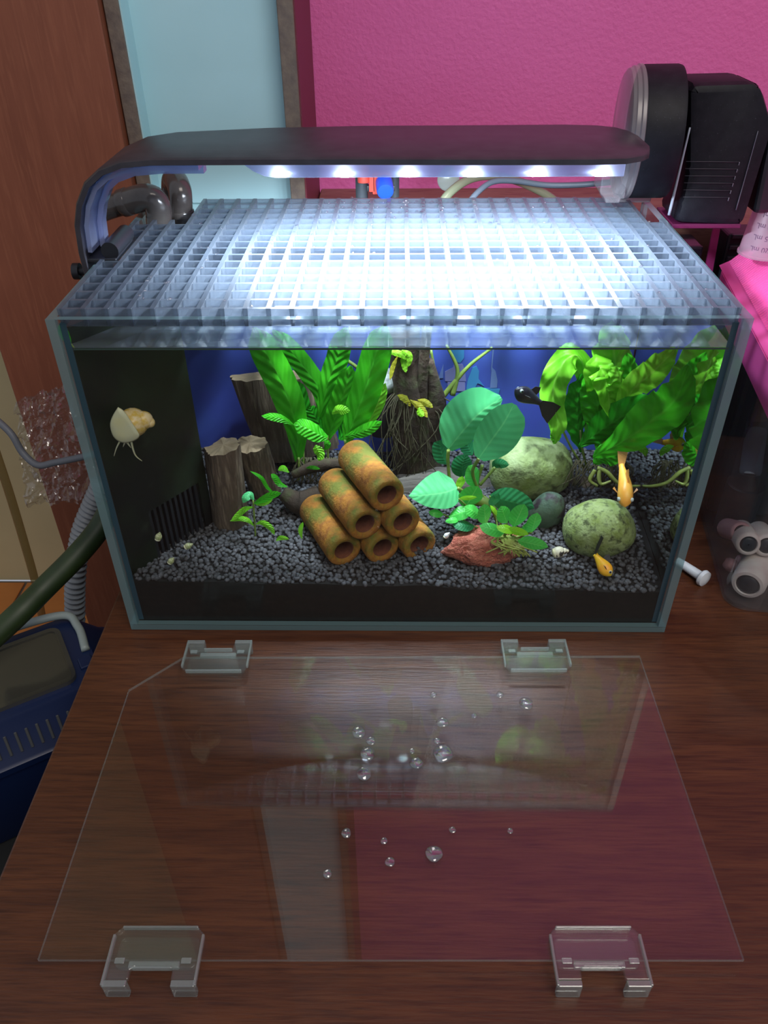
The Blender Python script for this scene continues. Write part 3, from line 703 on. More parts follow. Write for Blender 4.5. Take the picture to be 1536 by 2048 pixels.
# ------------------------------------------------------------------ right fern
fern2 = thing('fern', PY(1200, 940, .095), 'right fern with ruffled yellow-green leaves beside the glass wall', 'plant')
for pts, wd, m, tl, wav in (
    ([(1172, 880, .112), (1172, 790, .110), (1165, 725, .104), (1140, 712, .098), (1112, 755, .093), (1106, 800, .091), (1116, 850, .090), (1110, 888, .09)], 46, 'fernb', .15, .10),
    ([(1205, 890, .108), (1228, 810, .106), (1232, 750, .105), (1227, 695, .104), (1222, 640, .102)], 72, 'fernb', .1, .06),
    ([(1200, 860, .104), (1192, 770, .098), (1200, 735, .092), (1215, 775, .088), (1222, 842, .087)], 44, 'fernb', .0, .06),
    ([(1225, 860, .092), (1262, 785, .080), (1305, 745, .066), (1354, 696, .050)], 46, 'fernb', -.1, .08),
    ([(1185, 915, .078), (1250, 880, .060), (1302, 842, .045), (1350, 800, .032), (1378, 732, .024)], 70, 'fern', -.05, .05),
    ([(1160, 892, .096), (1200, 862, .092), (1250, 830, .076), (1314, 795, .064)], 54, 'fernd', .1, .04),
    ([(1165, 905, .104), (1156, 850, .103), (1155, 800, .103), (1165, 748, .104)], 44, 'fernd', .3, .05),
    ([(1195, 895, .100), (1198, 840, .098), (1192, 790, .098), (1180, 742, .100)], 54, 'fern', -.3, .06),
    ([(1240, 880, .094), (1258, 820, .092), (1262, 760, .093), (1255, 705, .095)], 46, 'fern', .2, .05),
    ([(1215, 850, .090), (1240, 800, .089), (1240, 760, .089), (1222, 735, .090)], 46, 'fernb', .3, .06),
    ([(1268, 892, .080), (1280, 895, .078), (1290, 902, .077), (1292, 913, .077)], 12, 'fernb', .1, 0),
    ([(1188, 928, .080), (1205, 915, .078), (1228, 905, .077), (1255, 885, .077)], 40, 'fern', .1, .03),
    ([(1112, 850, .094), (1112, 870, .093), (1108, 888, .093)], 18, 'fernb', .1, .1)):
    lf(fern2, pts, wd * 1.25, m, 'lance', tl, .3, wav * 1.5, 6, seed=wd, n=34)
for a, b, c in (((1168, 935, .1), (1145, 900, .098), (1120, 850, .096)), ((1175, 940, .1), (1165, 900, .1), (1160, 860, .104))):
    put('stem', tube([PY(*a), PY(*b), PY(*c)], [.0009, .0009, .0008], 10, 6), 'stem', fern2)
for P in ([(1195, 935, .09), (1215, 945, .088), (1235, 965, .086), (1262, 972, .086), (1280, 972, .087)], [(1200, 935, .09), (1198, 955, .087), (1203, 968, .085), (1222, 962, .085)], [(1190, 940, .09), (1180, 960, .088), (1195, 972, .086)]):
    put('root', tube([PY(*p) for p in P], [.0014, .0016, .0012, .0009], 20, 7), 'root', fern2)
rh = []
for k in range(40):
    x = random.uniform(1150, 1250); rh.append(tube([PY(x, 920, .095), PY(x + random.gauss(0, 14), 945, .09), PY(x + random.gauss(0, 25), 975, .088)], [.0006, .0005, .0003], 6, 4))
put('root_tangle', join(*rh), 'roothair', fern2)['kind'] = 'stuff'

# ------------------------------------------------------------------ broad-leaved anubias
an = thing('anubias', PY(950, 1020, .072), 'anubias plant with large round blue-green leaves in the middle', 'plant')
lf(an, [(897, 898, .070), (928, 860, .068), (960, 826, .068), (1003, 796, .070)], 98, 'anub', 'round', 0, .12, .01, 3, (1.22, .60))
lf(an, [(957, 917, .046), (983, 880, .042), (1008, 845, .040), (1028, 808, .040)], 88, 'anub', 'round', 0, .12, .01, 3, (.88, 1.06))
lf(an, [(915, 976, .056), (890, 985, .052), (855, 990, .049), (818, 992, .047)], 84, 'anub', 'heart', .2, .18, .01, 3, (.75, 1.15))
lf(an, [(955, 972, .060), (948, 958, .057), (943, 944, .056), (936, 932, .055)], 34, 'anubs', 'oval', .2, .2)
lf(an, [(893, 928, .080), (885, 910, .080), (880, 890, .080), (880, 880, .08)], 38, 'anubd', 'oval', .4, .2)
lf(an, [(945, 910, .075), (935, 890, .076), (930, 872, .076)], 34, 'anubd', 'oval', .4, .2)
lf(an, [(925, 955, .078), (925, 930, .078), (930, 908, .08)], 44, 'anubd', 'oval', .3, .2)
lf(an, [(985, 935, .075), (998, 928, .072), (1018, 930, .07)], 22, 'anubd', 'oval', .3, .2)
for P in ([(897, 900, .067), (896, 925, .068), (905, 975, .066), (945, 1010, .062)], [(957, 918, .046), (945, 945, .055), (960, 985, .060), (985, 1015, .056)], [(915, 976, .056), (930, 985, .058), (950, 1005, .06)], [(965, 930, .068), (955, 965, .066), (960, 990, .064)], [(990, 935, .07), (960, 970, .068)]):
    put('petiole', tube([PY(*p) for p in P], [.0012, .0011, .0012], 16, 8), 'stem', an)
put('rhizome', tube([PY(930, 1010, .062), PY(960, 1000, .06), PY(990, 1020, .056)], [.003, .004, .003], 16, 10), 'stem', an)
an2 = thing('small_anubias', PY(1000, 1080, .04), 'small glossy-leaved anubias growing on the red lava rock', 'plant')
for (x, y), L, Wd, ang, Y, m, tl in (
    ((970, 1028), 40, 32, 95, .034, 'anubs', .3), ((1008, 1029), 36, 32, 110, .038, 'anubs', .2), ((1038, 1031), 50, 38, 65, .030, 'anubs', .2),
    ((1069, 1045), 40, 32, 75, .030, 'anubs', .3), ((984, 1058), 52, 30, 165, .026, 'anubs', .5), ((1066, 1088), 62, 30, -12, .020, 'anubs', .5),
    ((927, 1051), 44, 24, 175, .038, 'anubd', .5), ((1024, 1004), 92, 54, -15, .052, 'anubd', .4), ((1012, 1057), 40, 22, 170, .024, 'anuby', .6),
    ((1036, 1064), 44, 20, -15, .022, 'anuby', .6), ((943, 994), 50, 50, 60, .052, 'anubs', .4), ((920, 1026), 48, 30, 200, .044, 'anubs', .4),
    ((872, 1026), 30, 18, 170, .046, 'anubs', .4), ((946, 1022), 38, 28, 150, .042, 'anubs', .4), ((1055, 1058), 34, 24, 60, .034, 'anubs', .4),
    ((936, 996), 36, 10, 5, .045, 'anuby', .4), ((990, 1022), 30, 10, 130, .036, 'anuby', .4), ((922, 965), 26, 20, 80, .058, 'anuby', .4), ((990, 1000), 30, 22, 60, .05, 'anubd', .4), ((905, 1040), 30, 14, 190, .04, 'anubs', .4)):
    a = math.radians(ang); dx, dy = math.cos(a) * L / 2, -math.sin(a) * L / 2
    lf(an2, [(x - dx, y - dy, Y + .003), (x, y, Y), (x + dx, y + dy, Y + .001)], Wd, m, 'oval', tl, .18)
    put('petiole', tube([PY(x - dx, y - dy, Y + .003), PY((x - dx + 1005) / 2, (y - dy + 1075) / 2 + 4, Y + .008), PY(1000 + random.uniform(-14, 14), 1075, .034)], .0007, 10, 6), 'stem', an2)
random.seed(9); rh = []
for k in range(34):
    x = random.uniform(1000, 1030); rh.append(tube([PY(x, 1072, .031), PY(x + random.gauss(8, 12), 1085, .024), PY(x + random.gauss(14, 24), random.uniform(1098, 1114), .020)], [.0008, .0006, .0005], 8, 5))
put('root_tuft', join(*rh), 'root', an2)['kind'] = 'stuff'

# small stem plant at the left front
sm = thing('seedling', PY(513, 1075, .05), 'small sparse green seedling in the gravel left of the tubes', 'plant')
put('stem', tube([PY(511, 1074, .050), PY(509, 1040, .050), PY(506, 1000, .050)], .0007, 12, 6), 'stem', sm)
for pts, wd, m in (([(506, 1008, .05), (525, 1000, .048), (545, 990, .047), (562, 986, .046)], 16, 'fern'), ([(506, 1014, .05), (490, 1018, .048), (475, 1030, .047), (462, 1042, .046)], 13, 'fernb'),
                   ([(508, 1052, .05), (495, 1040, .049), (478, 1037, .048), (460, 1042, .046)], 11, 'fernb'), ([(512, 1048, .05), (525, 1046, .048), (540, 1055, .046), (549, 1070, .045)], 13, 'fernb'),
                   ([(508, 1000, .05), (500, 990, .05), (490, 996, .048), (486, 1006, .047)], 18, 'anub'), ([(512, 1010, .05), (528, 1006, .049), (545, 998, .048)], 12, 'fernb'),
                   ([(552, 990, .06), (535, 975, .06), (522, 955, .06), (500, 942, .06)], 8, 'fern'), ([(575, 974, .062), (560, 968, .062), (550, 955, .062), (542, 948, .062)], 13, 'fern'),
                   ([(578, 945, .07), (566, 936, .07), (556, 940, .07)], 13, 'fernb'), ([(552, 1082, .04), (562, 1076, .039), (578, 1078, .038)], 10, 'fernb'), ([(604, 1078, .04), (601, 1060, .04), (606, 1044, .04)], 9, 'fernb')):
    lf(sm, pts, wd, m, 'lance', .3, .2)

# ------------------------------------------------------------------ snails
sn = thing('apple_snail', PY(252, 885, .0075), 'cream apple snail with golden shell clinging to the front glass', 'snail')
def flat_outline(px, y0, y1, shrink=.82):
    c = (sum(p[0] for p in px) / len(px), sum(p[1] for p in px) / len(px)); s = []
    for Y, k in ((y0, .55), (y0 + .0003, .93), (y0 + .0012, 1), ((y0 + y1) / 2, .95), (y1, shrink)):
        s.append([PY(c[0] + (p[0] - c[0]) * k, c[1] + (p[1] - c[1]) * k, Y) for p in px])
    return loft(s)
def smooth_px(px, n=40):
    P = catmull([Vector((x, y, 0)) for x, y in px + [px[0]]], n); return [(p.x, p.y) for p in P[:-1]]
foot = smooth_px([(236, 814), (226, 830), (220, 848), (224, 868), (233, 880), (248, 886), (268, 882), (279, 873), (275, 862), (262, 842), (248, 822)])
tv = [tube([PY(*p) for p in P], R, 14, 6) for P, R in (([(241, 880, .007), (233, 896, .008), (228, 912, .009)], [.0006, .0004, .0002]), ([(262, 880, .007), (266, 898, .008), (272, 912, .009), (284, 922, .010)], [.0007, .0005, .0002]),
                                                       ([(250, 884, .007), (246, 894, .008)], [.0007, .0001]), ([(254, 884, .007), (262, 896, .008)], [.0008, .0001]))]
put('body', join(flat_outline(foot, .0045, .0085), *tv), 'snailb', sn)
c = PY(266, 845, .016)
put('shell', join(blob(c, (.0085, .0085, .0085), .03, 1, 3, 1), blob(c + Vector((.0062, .001, .0010)), (.0052, .0052, .0055), .03, 1, 3, 2), blob(c + Vector((.0098, .001, -.0006)), (.0026, .003, .003), .03, 1, 3, 3)), 'shellm', sn)
def tiny_snail(px, Y, size, tiltz, label, mat='pale'):
    c = PY(px[0], px[1], Y); t = thing('small_snail', c, label, 'snail', 'small snails')
    s = size; M = Matrix.Translation(c) @ Matrix.Rotation(tiltz, 4, 'Y')
    put('shell', tr(join(blob((0, 0, 0), (s, s, s * 1.15), .02, 1, 3, 1), blob((s * .1, 0, s * .95), (s * .6, s * .6, s * .6), .02, 1, 2, 2), blob((s * .15, 0, s * 1.5), (s * .3, s * .3, s * .35), .02, 1, 2, 2)), M), mat, t)
    put('foot', tr(blob((-s * .1, -s * .2, -s * .75), (s * .9, s * .8, s * .4), .05, 1, 3, 5), M), 'snailb', t)
tiny_snail((317, 1074), .012, .0022, .3, 'tiny pale snail highest on the filter grille at the left')
tiny_snail((376, 1092), .028, .0022, 1.0, 'tiny greenish-white snail at the foot of the filter grille')
tiny_snail((342, 1122), .014, .0020, .6, 'tiny yellowish snail half buried in gravel at the left')
tiny_snail((1117, 1104), .024, .0038, 1.3, 'striped cream snail on the gravel between lava rock and round stone', pbr('striped_shell', (.75, .70, .52), .3, (.04, .035, .03), 160, .55, .6))
tiny_snail((893, 1071), .04, .0018, .6, 'tiny white snail beside the lava rock and the tubes', 'white')

# ------------------------------------------------------------------ fish
def fish(nose, tailbase, tailtip, up, h, wd, mat, label, finmat='fin', dorsal=True, fan=.5, mid=None, tailup=None):
    nose, tb, tt, up = Vector(nose), Vector(tailbase), Vector(tailtip), Vector(up)
    t = thing('fish', (nose + tb) / 2, label, 'fish')
    C = catmull([nose, mid if mid else (nose + tb) / 2, tb], 20); secs = []
    prof = [.06, .38, .60, .76, .88, .95, 1, 1, .98, .95, .90, .84, .77, .70, .63, .56, .50, .44, .39, .36, .34]
    pw = [.10, .50, .75, .9, .98, 1, 1, .98, .95, .9, .86, .80, .75, .70, .64, .58, .52, .46, .41, .37, .34]
    for i in range(21):
        T = (C[min(i + 1, 20)] - C[max(i - 1, 0)]).normalized(); U = (up - T * up.dot(T)).normalized(); S = T.cross(U)
        secs.append([C[i] + U * (math.sin(a) * h / 2 * prof[i] - (.06 * h if math.sin(a) < 0 else 0) * prof[i]) + S * math.cos(a) * wd / 2 * pw[i] for a in [2 * math.pi * k / 16 for k in range(16)]])
    put('body', loft(secs), mat, t)
    if tailup: up_ = Vector(tailup)
    else: up_ = up
    T = (tt - tb).normalized(); U = (up_ - T * up_.dot(T)).normalized(); L = (tt - tb).length; S = T.cross(U)
    put('tail_fin', slab([tb - T * .001 + U * h * .15, tb + T * L * .5 + U * L * fan * .8, tt + U * L * fan, tt + U * L * fan * .3, tt - U * L * fan * .3, tt - U * L * fan, tb + T * L * .5 - U * L * fan * .8, tb - T * .001 - U * h * .15], .0003, S), finmat, t, False)
    if dorsal:
        a, b = C[9], C[14]; Td = (b - a).normalized(); Ud = (up - Td * up.dot(Td)).normalized()
        put('dorsal_fin', slab([a + Ud * h * .40, a + Ud * h * .75 + Td * h * .2, b + Ud * h * .85, b + Ud * h * .55 + Td * h * .1, b + Ud * h * .25], .0003, Td.cross(Ud)), finmat, t, False)
    T0 = (C[3] - C[1]).normalized(); U0 = (up - T0 * up.dot(T0)).normalized(); S0 = T0.cross(U0)
    for s in (-1, 1):
        e = C[3] + S0 * s * wd * .40 + U0 * h * .12
        ey = put('eye', blob(e, (h * .13,) * 3, 0, 1, 2), 'eye', t); put('pupil', blob(e + S0 * s * h * .07, (h * .085,) * 3, 0, 1, 2), 'pupil', ey)
        f = C[6] + S0 * s * wd * .48; put('pectoral_fin', slab([f, f + S0 * s * h * .28 + T0 * h * .25 + U0 * h * .05, f + S0 * s * h * .2 + T0 * h * .4], .0003), finmat, t, False)
fish(PY(1250, 1014, .030), PY(1243, 930, .058), PY(1246, 897, .066), (.05, .55, .83), .0115, .0098, 'orange', 'plump orange fish facing the viewer above the round stone', mid=PY(1250, 970, .044), tailup=(.75, .2, .5), fan=.32)
fish(PY(1222, 1152, .012), PY(1190, 1108, .022), PY(1204, 1072, .026), (.25, .55, .8), .0088, .0072, 'yellow', 'golden yellow fish with black tail nosing the gravel at the front right', 'findark', fan=.25)
fish(PY(1030, 779, .080), PY(1082, 806, .086), PY(1108, 830, .090), (0, .1, 1), .0105, .0055, 'blackfish', 'black fish swimming left before the blue backdrop', 'findark', fan=.45)
m = PY(1352, 890, .1); m.x = .35 - m.x
fish(m + Vector((-.008, 0, .0)), m + Vector((.008, .004, 0)), m + Vector((.014, .006, .002)), (0, .1, 1), .011, .006, 'yellow', 'yellow fish hidden behind the right fern and mirrored in the glass')

# ------------------------------------------------------------------ pipes and fittings behind the tank
p1 = thing('drain_pipe', PY(300, 440, .175), 'grey-brown plastic pipe elbow at the back left of the tank', 'pipe')
put('pipe', tube([PY(190, 425, .182), PY(220, 414, .180), PY(250, 405, .178)], .0078, 12, 20), 'pvc', p1, angle=.7)
put('collar', lathe([(.0088, 0), (.0092, .0006), (.0092, .006), (.0088, .0066)], PY(243, 407, .1785), PY(290, 392, .176) - PY(240, 408, .179), 24), 'pvc', p1, angle=.7)
put('elbow', tube([PY(250, 405, .178), PY(285, 396, .176), PY(305, 398, .175), PY(316, 415, .175), PY(318, 440, .175), PY(319, 475, .175)], [.0088, .0090, .0090, .0090, .0088, .0085], 30, 22), 'pvc', p1, angle=.7)
p2 = thing('return_pipe', PY(362, 440, .195), 'second plastic pipe bend hooking over the back glass beside the elbow', 'pipe')
put('pipe_bend', tube([PY(362, 490, .196), PY(362, 425, .196), PY(361, 390, .197), PY(357, 372, .203), PY(351, 360, .214), PY(346, 362, .228), PY(345, 385, .232), PY(345, 430, .232)], .0082, 44, 22), 'pvc', p2, angle=.7)
put('ring', lathe([(.0088, 0), (.0092, .0005), (.0092, .004), (.0088, .0045)], PY(362, 420, .196), (0, 0, -1), 24), 'pvc', p2, angle=.7)

va = thing('valve_pair', PY(755, 400, .235), 'red and blue plastic valve in a charcoal holder behind the back rim', 'valve')
put('holder', join(lathe([(.0044, 0), (.0046, .001), (.0046, .019), (.0044, .02)], PY(724, 398, .236), (0, 0, 1), 20), box(PY(728, 390, .236).x, PY(790, 390, .236).x, .234, .240, .2235, .2275, .0006), lathe([(.0040, 0), (.004, .018)], PY(788, 393, .24), (0, 0, 1), 20)), 'charcoal', va, angle=.7)
put('red_lever', lathe([(.0042, 0), (.0044, .001), (.0044, .010), (.003, .012)], PY(727, 365, .230), (0, .1, 1), 20), 'red', va, angle=.7)
put('red_body', join(box(*[f for a, b in ((745, 783),) for f in (PY(a, 360, .231).x, PY(b, 360, .231).x)], .228, .234, PY(760, 388, .23).z, PY(760, 345, .23).z, .0008), box(PY(738, 360, .231).x, PY(750, 360, .231).x, .228, .233, PY(745, 383, .23).z, PY(745, 352, .23).z, .0006)), 'red', va, False)
put('blue_knob', lathe([(.0040, 0), (.0058, .0006), (.0062, .002), (.0062, .012), (.005, .013)], PY(771, 385, .214), (-.10, .93, .35), 28), 'bluep', va, angle=.7)

sc_ = thing('suction_cup', PY(897, 385, .262), 'pale rubber suction cup hanging behind the back glass', 'suction cup')
put('cup_disc', lathe([(.001, -.001), (.0075, 0), (.0085, .0015), (.004, .0045), (.0035, .008)], PY(897, 360, .258), (0, 1, -.1), 28), 'suction', sc_, angle=.9)
put('cup_clip', box(PY(888, 350, .262).x, PY(908, 350, .262).x, .262, .268, PY(890, 362, .262).z, PY(890, 335, .262).z, .001), 'suction', sc_, False)
ah = put('air_hose', tube([PY(872, 422, .205), PY(900, 385, .214), PY(940, 358, .228), PY(985, 352, .240), PY(1035, 362, .252), PY(1085, 385, .262), PY(1115, 405, .268)], .0031, 50, 12), 'hose', None)
tag(ah, 'pale green clear hose arching up behind the back rim', 'hose')
ca = put('power_cable', tube([PY(930, 418, .206), PY(952, 388, .215), PY(985, 364, .226), (PY(1030, 362, .232)), PY(1090, 370, .236), PY(1150, 370, .236), PY(1205, 366, .234), PY(1240, 362, .234)], .0021, 50, 10), 'cable', None)
tag(ca, 'dark grey cable running from the tank to the feeder', 'cable')

# ------------------------------------------------------------------ automatic feeder on the back right rim
fd = thing('fish_feeder', (.20, .205, .224), 'black automatic fish feeder with frosted drum cap on the back right rim', 'feeder')
FA = Vector((-.9957, .092, -.02)).normalized()      # drum axis, towards the cap
c0 = PY(1310, 266, .192)
RD = .0400
put('drum', lathe([(RD * .6, -.0105), (RD * .985, -.0105), (RD, -.0085), (RD, .012), (RD * .995, .0132)], c0, FA, 64, True), 'black', fd, angle=.6)
put('cap_ring', lathe([(RD * .99, .0132), (RD * 1.01, .0138), (RD * 1.01, .0158), (RD * .985, .0166), (RD * .985, .0190), (RD * .965, .0198)], c0, FA, 64, False), 'frost', fd, angle=.5)
put('cap_disc', lathe([(RD * .965, .0198), (RD * .95, .0215), (RD * .90, .0228), (RD * .3, .0233), (.0005, .0233)], c0, FA, 64, False), 'frost', fd, angle=.6)
q = PY(1216, 362, .182)
put('chute', prism([(q.x - .0085, q.z + .010), (q.x + .0085, q.z + .010), (q.x + .0085, q.z - .0070), (q.x + .006, q.z - .0072), (q.x + .0055, q.z - .0098), (q.x - .0035, q.z - .0098), (q.x - .0045, q.z - .0072), (q.x - .0085, q.z - .0030)], 'y', .165, .186, .0008), thin_glass('clear_chute', (.88, .88, .9), .06, .2, haze=.16, haze_col=(.5, .5, .52)), fd, False)
def fpx(x, y, Y): p = PY(x, y, Y); return (p.x, p.z)
body = [fpx(1338, 436, .196), fpx(1352, 396, .196), fpx(1366, 330, .196), fpx(1366, 176, .196), fpx(1378, 160, .196), fpx(1496, 157, .196), fpx(1512, 172, .196), fpx(1529, 232, .196), fpx(1529, 262, .196), fpx(1478, 430, .196), fpx(1466, 442, .196)]
put('body', prism(body, 'y', .182, .226, .005), 'black', fd, True, angle=.6)
put('rear_housing', prism([fpx(1510, 235, .215), fpx(1600, 245, .215), fpx(1600, 400, .215), fpx(1478, 404, .215)], 'y', .185, .250, .003), 'blackp', fd, False)
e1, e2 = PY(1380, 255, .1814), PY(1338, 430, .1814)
put('edge_ridge', tube([e1, e2], [.0006, .0011], 10, 8), pbr('edge_highlight', (.30, .34, .42), .4), fd)  # pale colour paints the highlight along the body edge
put('edge_ridge', tube([PY(1516, 262, .1814), PY(1472, 420, .1814)], [.0003, .0004], 10, 6), pbr('edge_highlight_dim', (.12, .12, .16), .4), fd)  # fainter painted highlight on the other edge
for k in range(6):
    y = 323 + k * 14.2; x0 = 1372 - k * 1.2; x1 = 1479 - k * 4.2
    put('vent_line', tube([PY(x0, y, .1816), PY(x1, y + 1, .1816)], .00022, 4, 5), pbr('vent_ridge', (.05, .045, .06), .4), fd)
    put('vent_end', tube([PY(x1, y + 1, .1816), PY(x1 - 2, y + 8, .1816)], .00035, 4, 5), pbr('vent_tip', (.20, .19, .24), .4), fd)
put('base_flange', box(PY(1335, 437, .196).x, PY(1470, 437, .196).x, .183, .225, body[0][1] - .0035, body[0][1] - .0005, .0006), pbr('translucent_maroon', (.10, .012, .05), .25), fd, False)
put('rim_clip', box(.155, .178, .198, .216, .2245, .232, .001), 'frost', fd, False)

bb = thing('black_box', (.27, .26, 0), 'black glossy box showing a strip of the pink wall colour behind the right of the tank', 'box')
put('body', box(.190, .248, .264, .297, 0, .172, .002), pbr('gloss_black', (.012, .013, .02), .15), bb, False)
put('wall_pink_strip', prism([fpx(1428, 447, .262), fpx(1442, 447, .262), fpx(1424, 548, .262), fpx(1408, 548, .262)], 'y', .2615, .2635), pbr('wall_pink_strip', (.35, .03, .15), .4), bb, False)  # added strip, coloured to stand for the pink wall showing here
rk = thing('dark_rack', (.32, .25, 0), 'dark slatted rack behind the pink lid', 'rack')
put('frame', box(.268, .40, .270, .297, 0, .180, .002), 'blackp', rk, False)
for k in range(4): put('slat', box(.270, .39, .2665, .2695, .150 + k * .009, .1535 + k * .009, .0006), pbr('rack_slat', (.03, .03, .04), .3), rk, False)

# ------------------------------------------------------------------ clear box with pink ribbed lid on the right
ANG = math.radians(-8)
MB = Matrix.Translation(Vector((.2285, .0230, 0))) @ Matrix.Rotation(ANG, 4, 'Z')
BW, BD, BH = .150, .222, .150
cb = thing('storage_box', tuple(MB @ Vector((BW / 2, BD / 2, 0))), 'clear plastic storage box right of the tank with a pink ribbed lid', 'box')
def ring_wall(x0, x1, y0, y1, r, z0, z1, th, flare=0):
    o0 = rrect(x0, x1, y0, y1, r, 6); i0 = rrect(x0 + th, x1 - th, y0 + th, y1 - th, max(r - th, .001), 6)
    n = len(o0); V = [(x, y, z0) for x, y in o0] + [(x, y, z1) for x, y in o0] + [(x, y, z0) for x, y in i0] + [(x, y, z1) for x, y in i0]; F = []
    for k in range(n):
        j = (k + 1) % n; F += [(k, j, n + j, n + k), (2 * n + j, 2 * n + k, 3 * n + k, 3 * n + j), (n + k, n + j, 3 * n + j, 3 * n + k), (j, k, 2 * n + k, 2 * n + j)]
    return V, F
put('wall', tr(ring_wall(0, BW, 0, BD, .014, .0005, BH, .0018), MB), 'crystal', cb, True, angle=.8)
put('base', tr(prism(rrect(.0019, BW - .0019, .0019, BD - .0019, .012), 'z', .0005, .0022), MB), 'crystal', cb, False)
put('lid_skirt', tr(ring_wall(-.004, BW + .004, -.004, BD + .004, .016, BH - .012, BH + .012, .003), MB), 'pinkp', cb, True, angle=.8)
lidp = [(-.004, BH + .0125), (.004, BH + .017), (.022, BH + .036), (.034, BH + .038), (BW, BH + .038), (BW + .004, BH + .0125)]
put('lid_top', tr(prism(lidp, 'y', -.004, BD + .004, .001), MB), 'pinkp', cb, False)
ribs = []
for k in range(65):
    y = -.001 + k * .00345
    ribs.append(prism([(y, 0), (y + .0017, 0), (y + .0013, .0012), (y + .0004, .0012)], 'x', 0, .0262))
R_ = Matrix.Translation(Vector((.003, 0, BH + .0165))) @ Matrix.Rotation(-math.atan2(.019, .018), 4, 'Y')
put('lid_ribs', tr(tr(join(*ribs), R_), MB), 'pinkp', cb, False)
# measuring cup standing upside down on the lid
mc = thing('measuring_cup', PZ(1512, 520, .190), 'frosted dosing cup standing upside down on the pink lid', 'cup')
qc = PZ(1524, 508, .1885); qc = Vector((qc.x, qc.y, .1885))
CR = .0165
put('cup_wall', lathe([(CR, 0), (CR + .0008, .0004), (CR + .0008, .0018), (CR, .0022), (CR * .80, .036), (CR * .76, .038), (CR * .1, .038)], qc, (0, 0, 1), 48, False), 'cup', mc, angle=.6)
for k, s in enumerate(('20 mL', '15 mL', '10 mL', '5 mL')):
    z = .0075 + k * .0078; r = CR - (CR * .20) * z / .036 + .0002
    tv, tf = text_mesh(s, .0052); V = []
    for x, y, d in tv:
        a = math.radians(-124) - x / r          # upside down, wrapped round the cup
        V.append((qc.x + math.cos(a) * (r + d), qc.y + math.sin(a) * (r + d), qc.z + z - y))
    put('marking', (V, tf), 'ink', mc, False)
    a0 = math.radians(-98); V = []
    arc = [Vector((qc.x + math.cos(a0 + i * .12) * r, qc.y + math.sin(a0 + i * .12) * r, qc.z + z - .0024)) for i in range(5)]
    put('level_line', tube(arc, .00012, 8, 4), 'ink', mc)

# things inside the storage box
def inbox(p): return MB @ Vector(p)
def plush(p, d, L, r, label, mat='tissue'):
    p = Vector(p); d = Vector(d).normalized(); t = thing('plush_roll', p, label, 'toy', 'pale rolls with black ends in the storage box')
    put('sleeve', lathe([(r * .66, .0006), (r * .72, -.0004), (r * .9, 0), (r, r * .25), (r, L - r * .2), (r * .9, L), (.0005, L + r * .2)], p, d, 28, False), mat, t, angle=1)
    put('black_end', lathe([(.0005, -.0008), (r * .45, -.0006), (r * .62, .0002), (r * .68, .002)], p, d, 24, False), 'blackp', t, angle=1)
plush(PZ(1495, 1170, .0150), (.55, .8, -.03), .040, .0115, 'largest pale roll with black end at the front corner of the storage box')
plush((.2455, .0660, .034), (.05, .72, -.45), .030, .0075, 'pink-tinged roll behind the front roll nearest the tank', 'rosy')
plush(PZ(1497, 1089, .035), (.2, .85, -.3), .032, .0085, 'pale roll with black end above the front roll')
plush(PZ(1534, 1092, .035), (.2, .85, -.3), .032, .0085, 'pale roll with black end farthest right in the storage box')
plush(PZ(1500, 949, .060), (.15, .6, .75), .034, .0075, 'white roll leaning high at the back of the storage box', 'white')
jr = thing('jar', inbox((.019, .088, .0024)), 'smoky jar with dark base inside the storage box', 'jar')
put('jar_base', lathe([(.013, 0), (.0135, .001), (.0135, .045), (.012, .046)], inbox((.019, .088, .0024)), (0, 0, 1), 32), 'blackp', jr, angle=.7)
put('jar_wall', lathe([(.012, .046), (.012, .110), (.010, .114), (.0005, .114)], inbox((.019, .088, .0024)), (0, 0, 1), 32, False), 'jar', jr, angle=.7)
random.seed(21)
for k in range(6):
    p = inbox((.009 + k * .0095, .040 + .006 * (k % 2), .0075))
    tag(put('pompom', blob(p, (.005, .005, .005), .10, 2.5, 3, k, (0, 0, 0), 1, .08), 'rosy', None), 'dusky pink pompom in the storage box, ' + ('leftmost, nearest the tank', 'second from the tank', 'third from the tank', 'fourth from the tank', 'fifth from the tank', 'farthest from the tank')[k], 'pompom', 'pink pompoms in the storage box')
for k, (x, y, z) in enumerate(((.045, .050, .080), (.052, .054, .094), (.040, .060, .100))):
    tag(put('amber_bow', blob(inbox((x, y, z)), (.008, .005, .010), .2, 2, 3, k + 3, (.4, .3, .5)), 'amber', None),
        ('lowest amber scrap in the storage box', 'middle amber scrap in the storage box', 'topmost amber scrap in the storage box')[k], 'scrap', 'amber scraps in the storage box')
dk = put('dark_backing', tr(box(.004, BW - .004, .11, .20, .0024, BH - .014, .004), MB), 'blackp', None, False)  # plain dark block filling the back of the box
tag(dk, 'dark bulky pouch filling the back of the storage box', 'infill')

# white plastic rivet on the desk
pr = thing('plastic_rivet', PZ(1400, 1155, 0), 'white plastic rivet lying on the desk right of the tank', 'rivet')
a, b = PZ(1355, 1122, .0042), PZ(1405, 1155, .0052)
put('shank', tube([a, a.lerp(b, .5), b], [.0030, .0034, .0036], 12, 18), 'white', pr, angle=.7)
put('head', lathe([(.0055, -.001), (.0062, 0), (.0058, .0025), (.002, .004)], b, b - a, 24), 'white', pr, angle=.7)

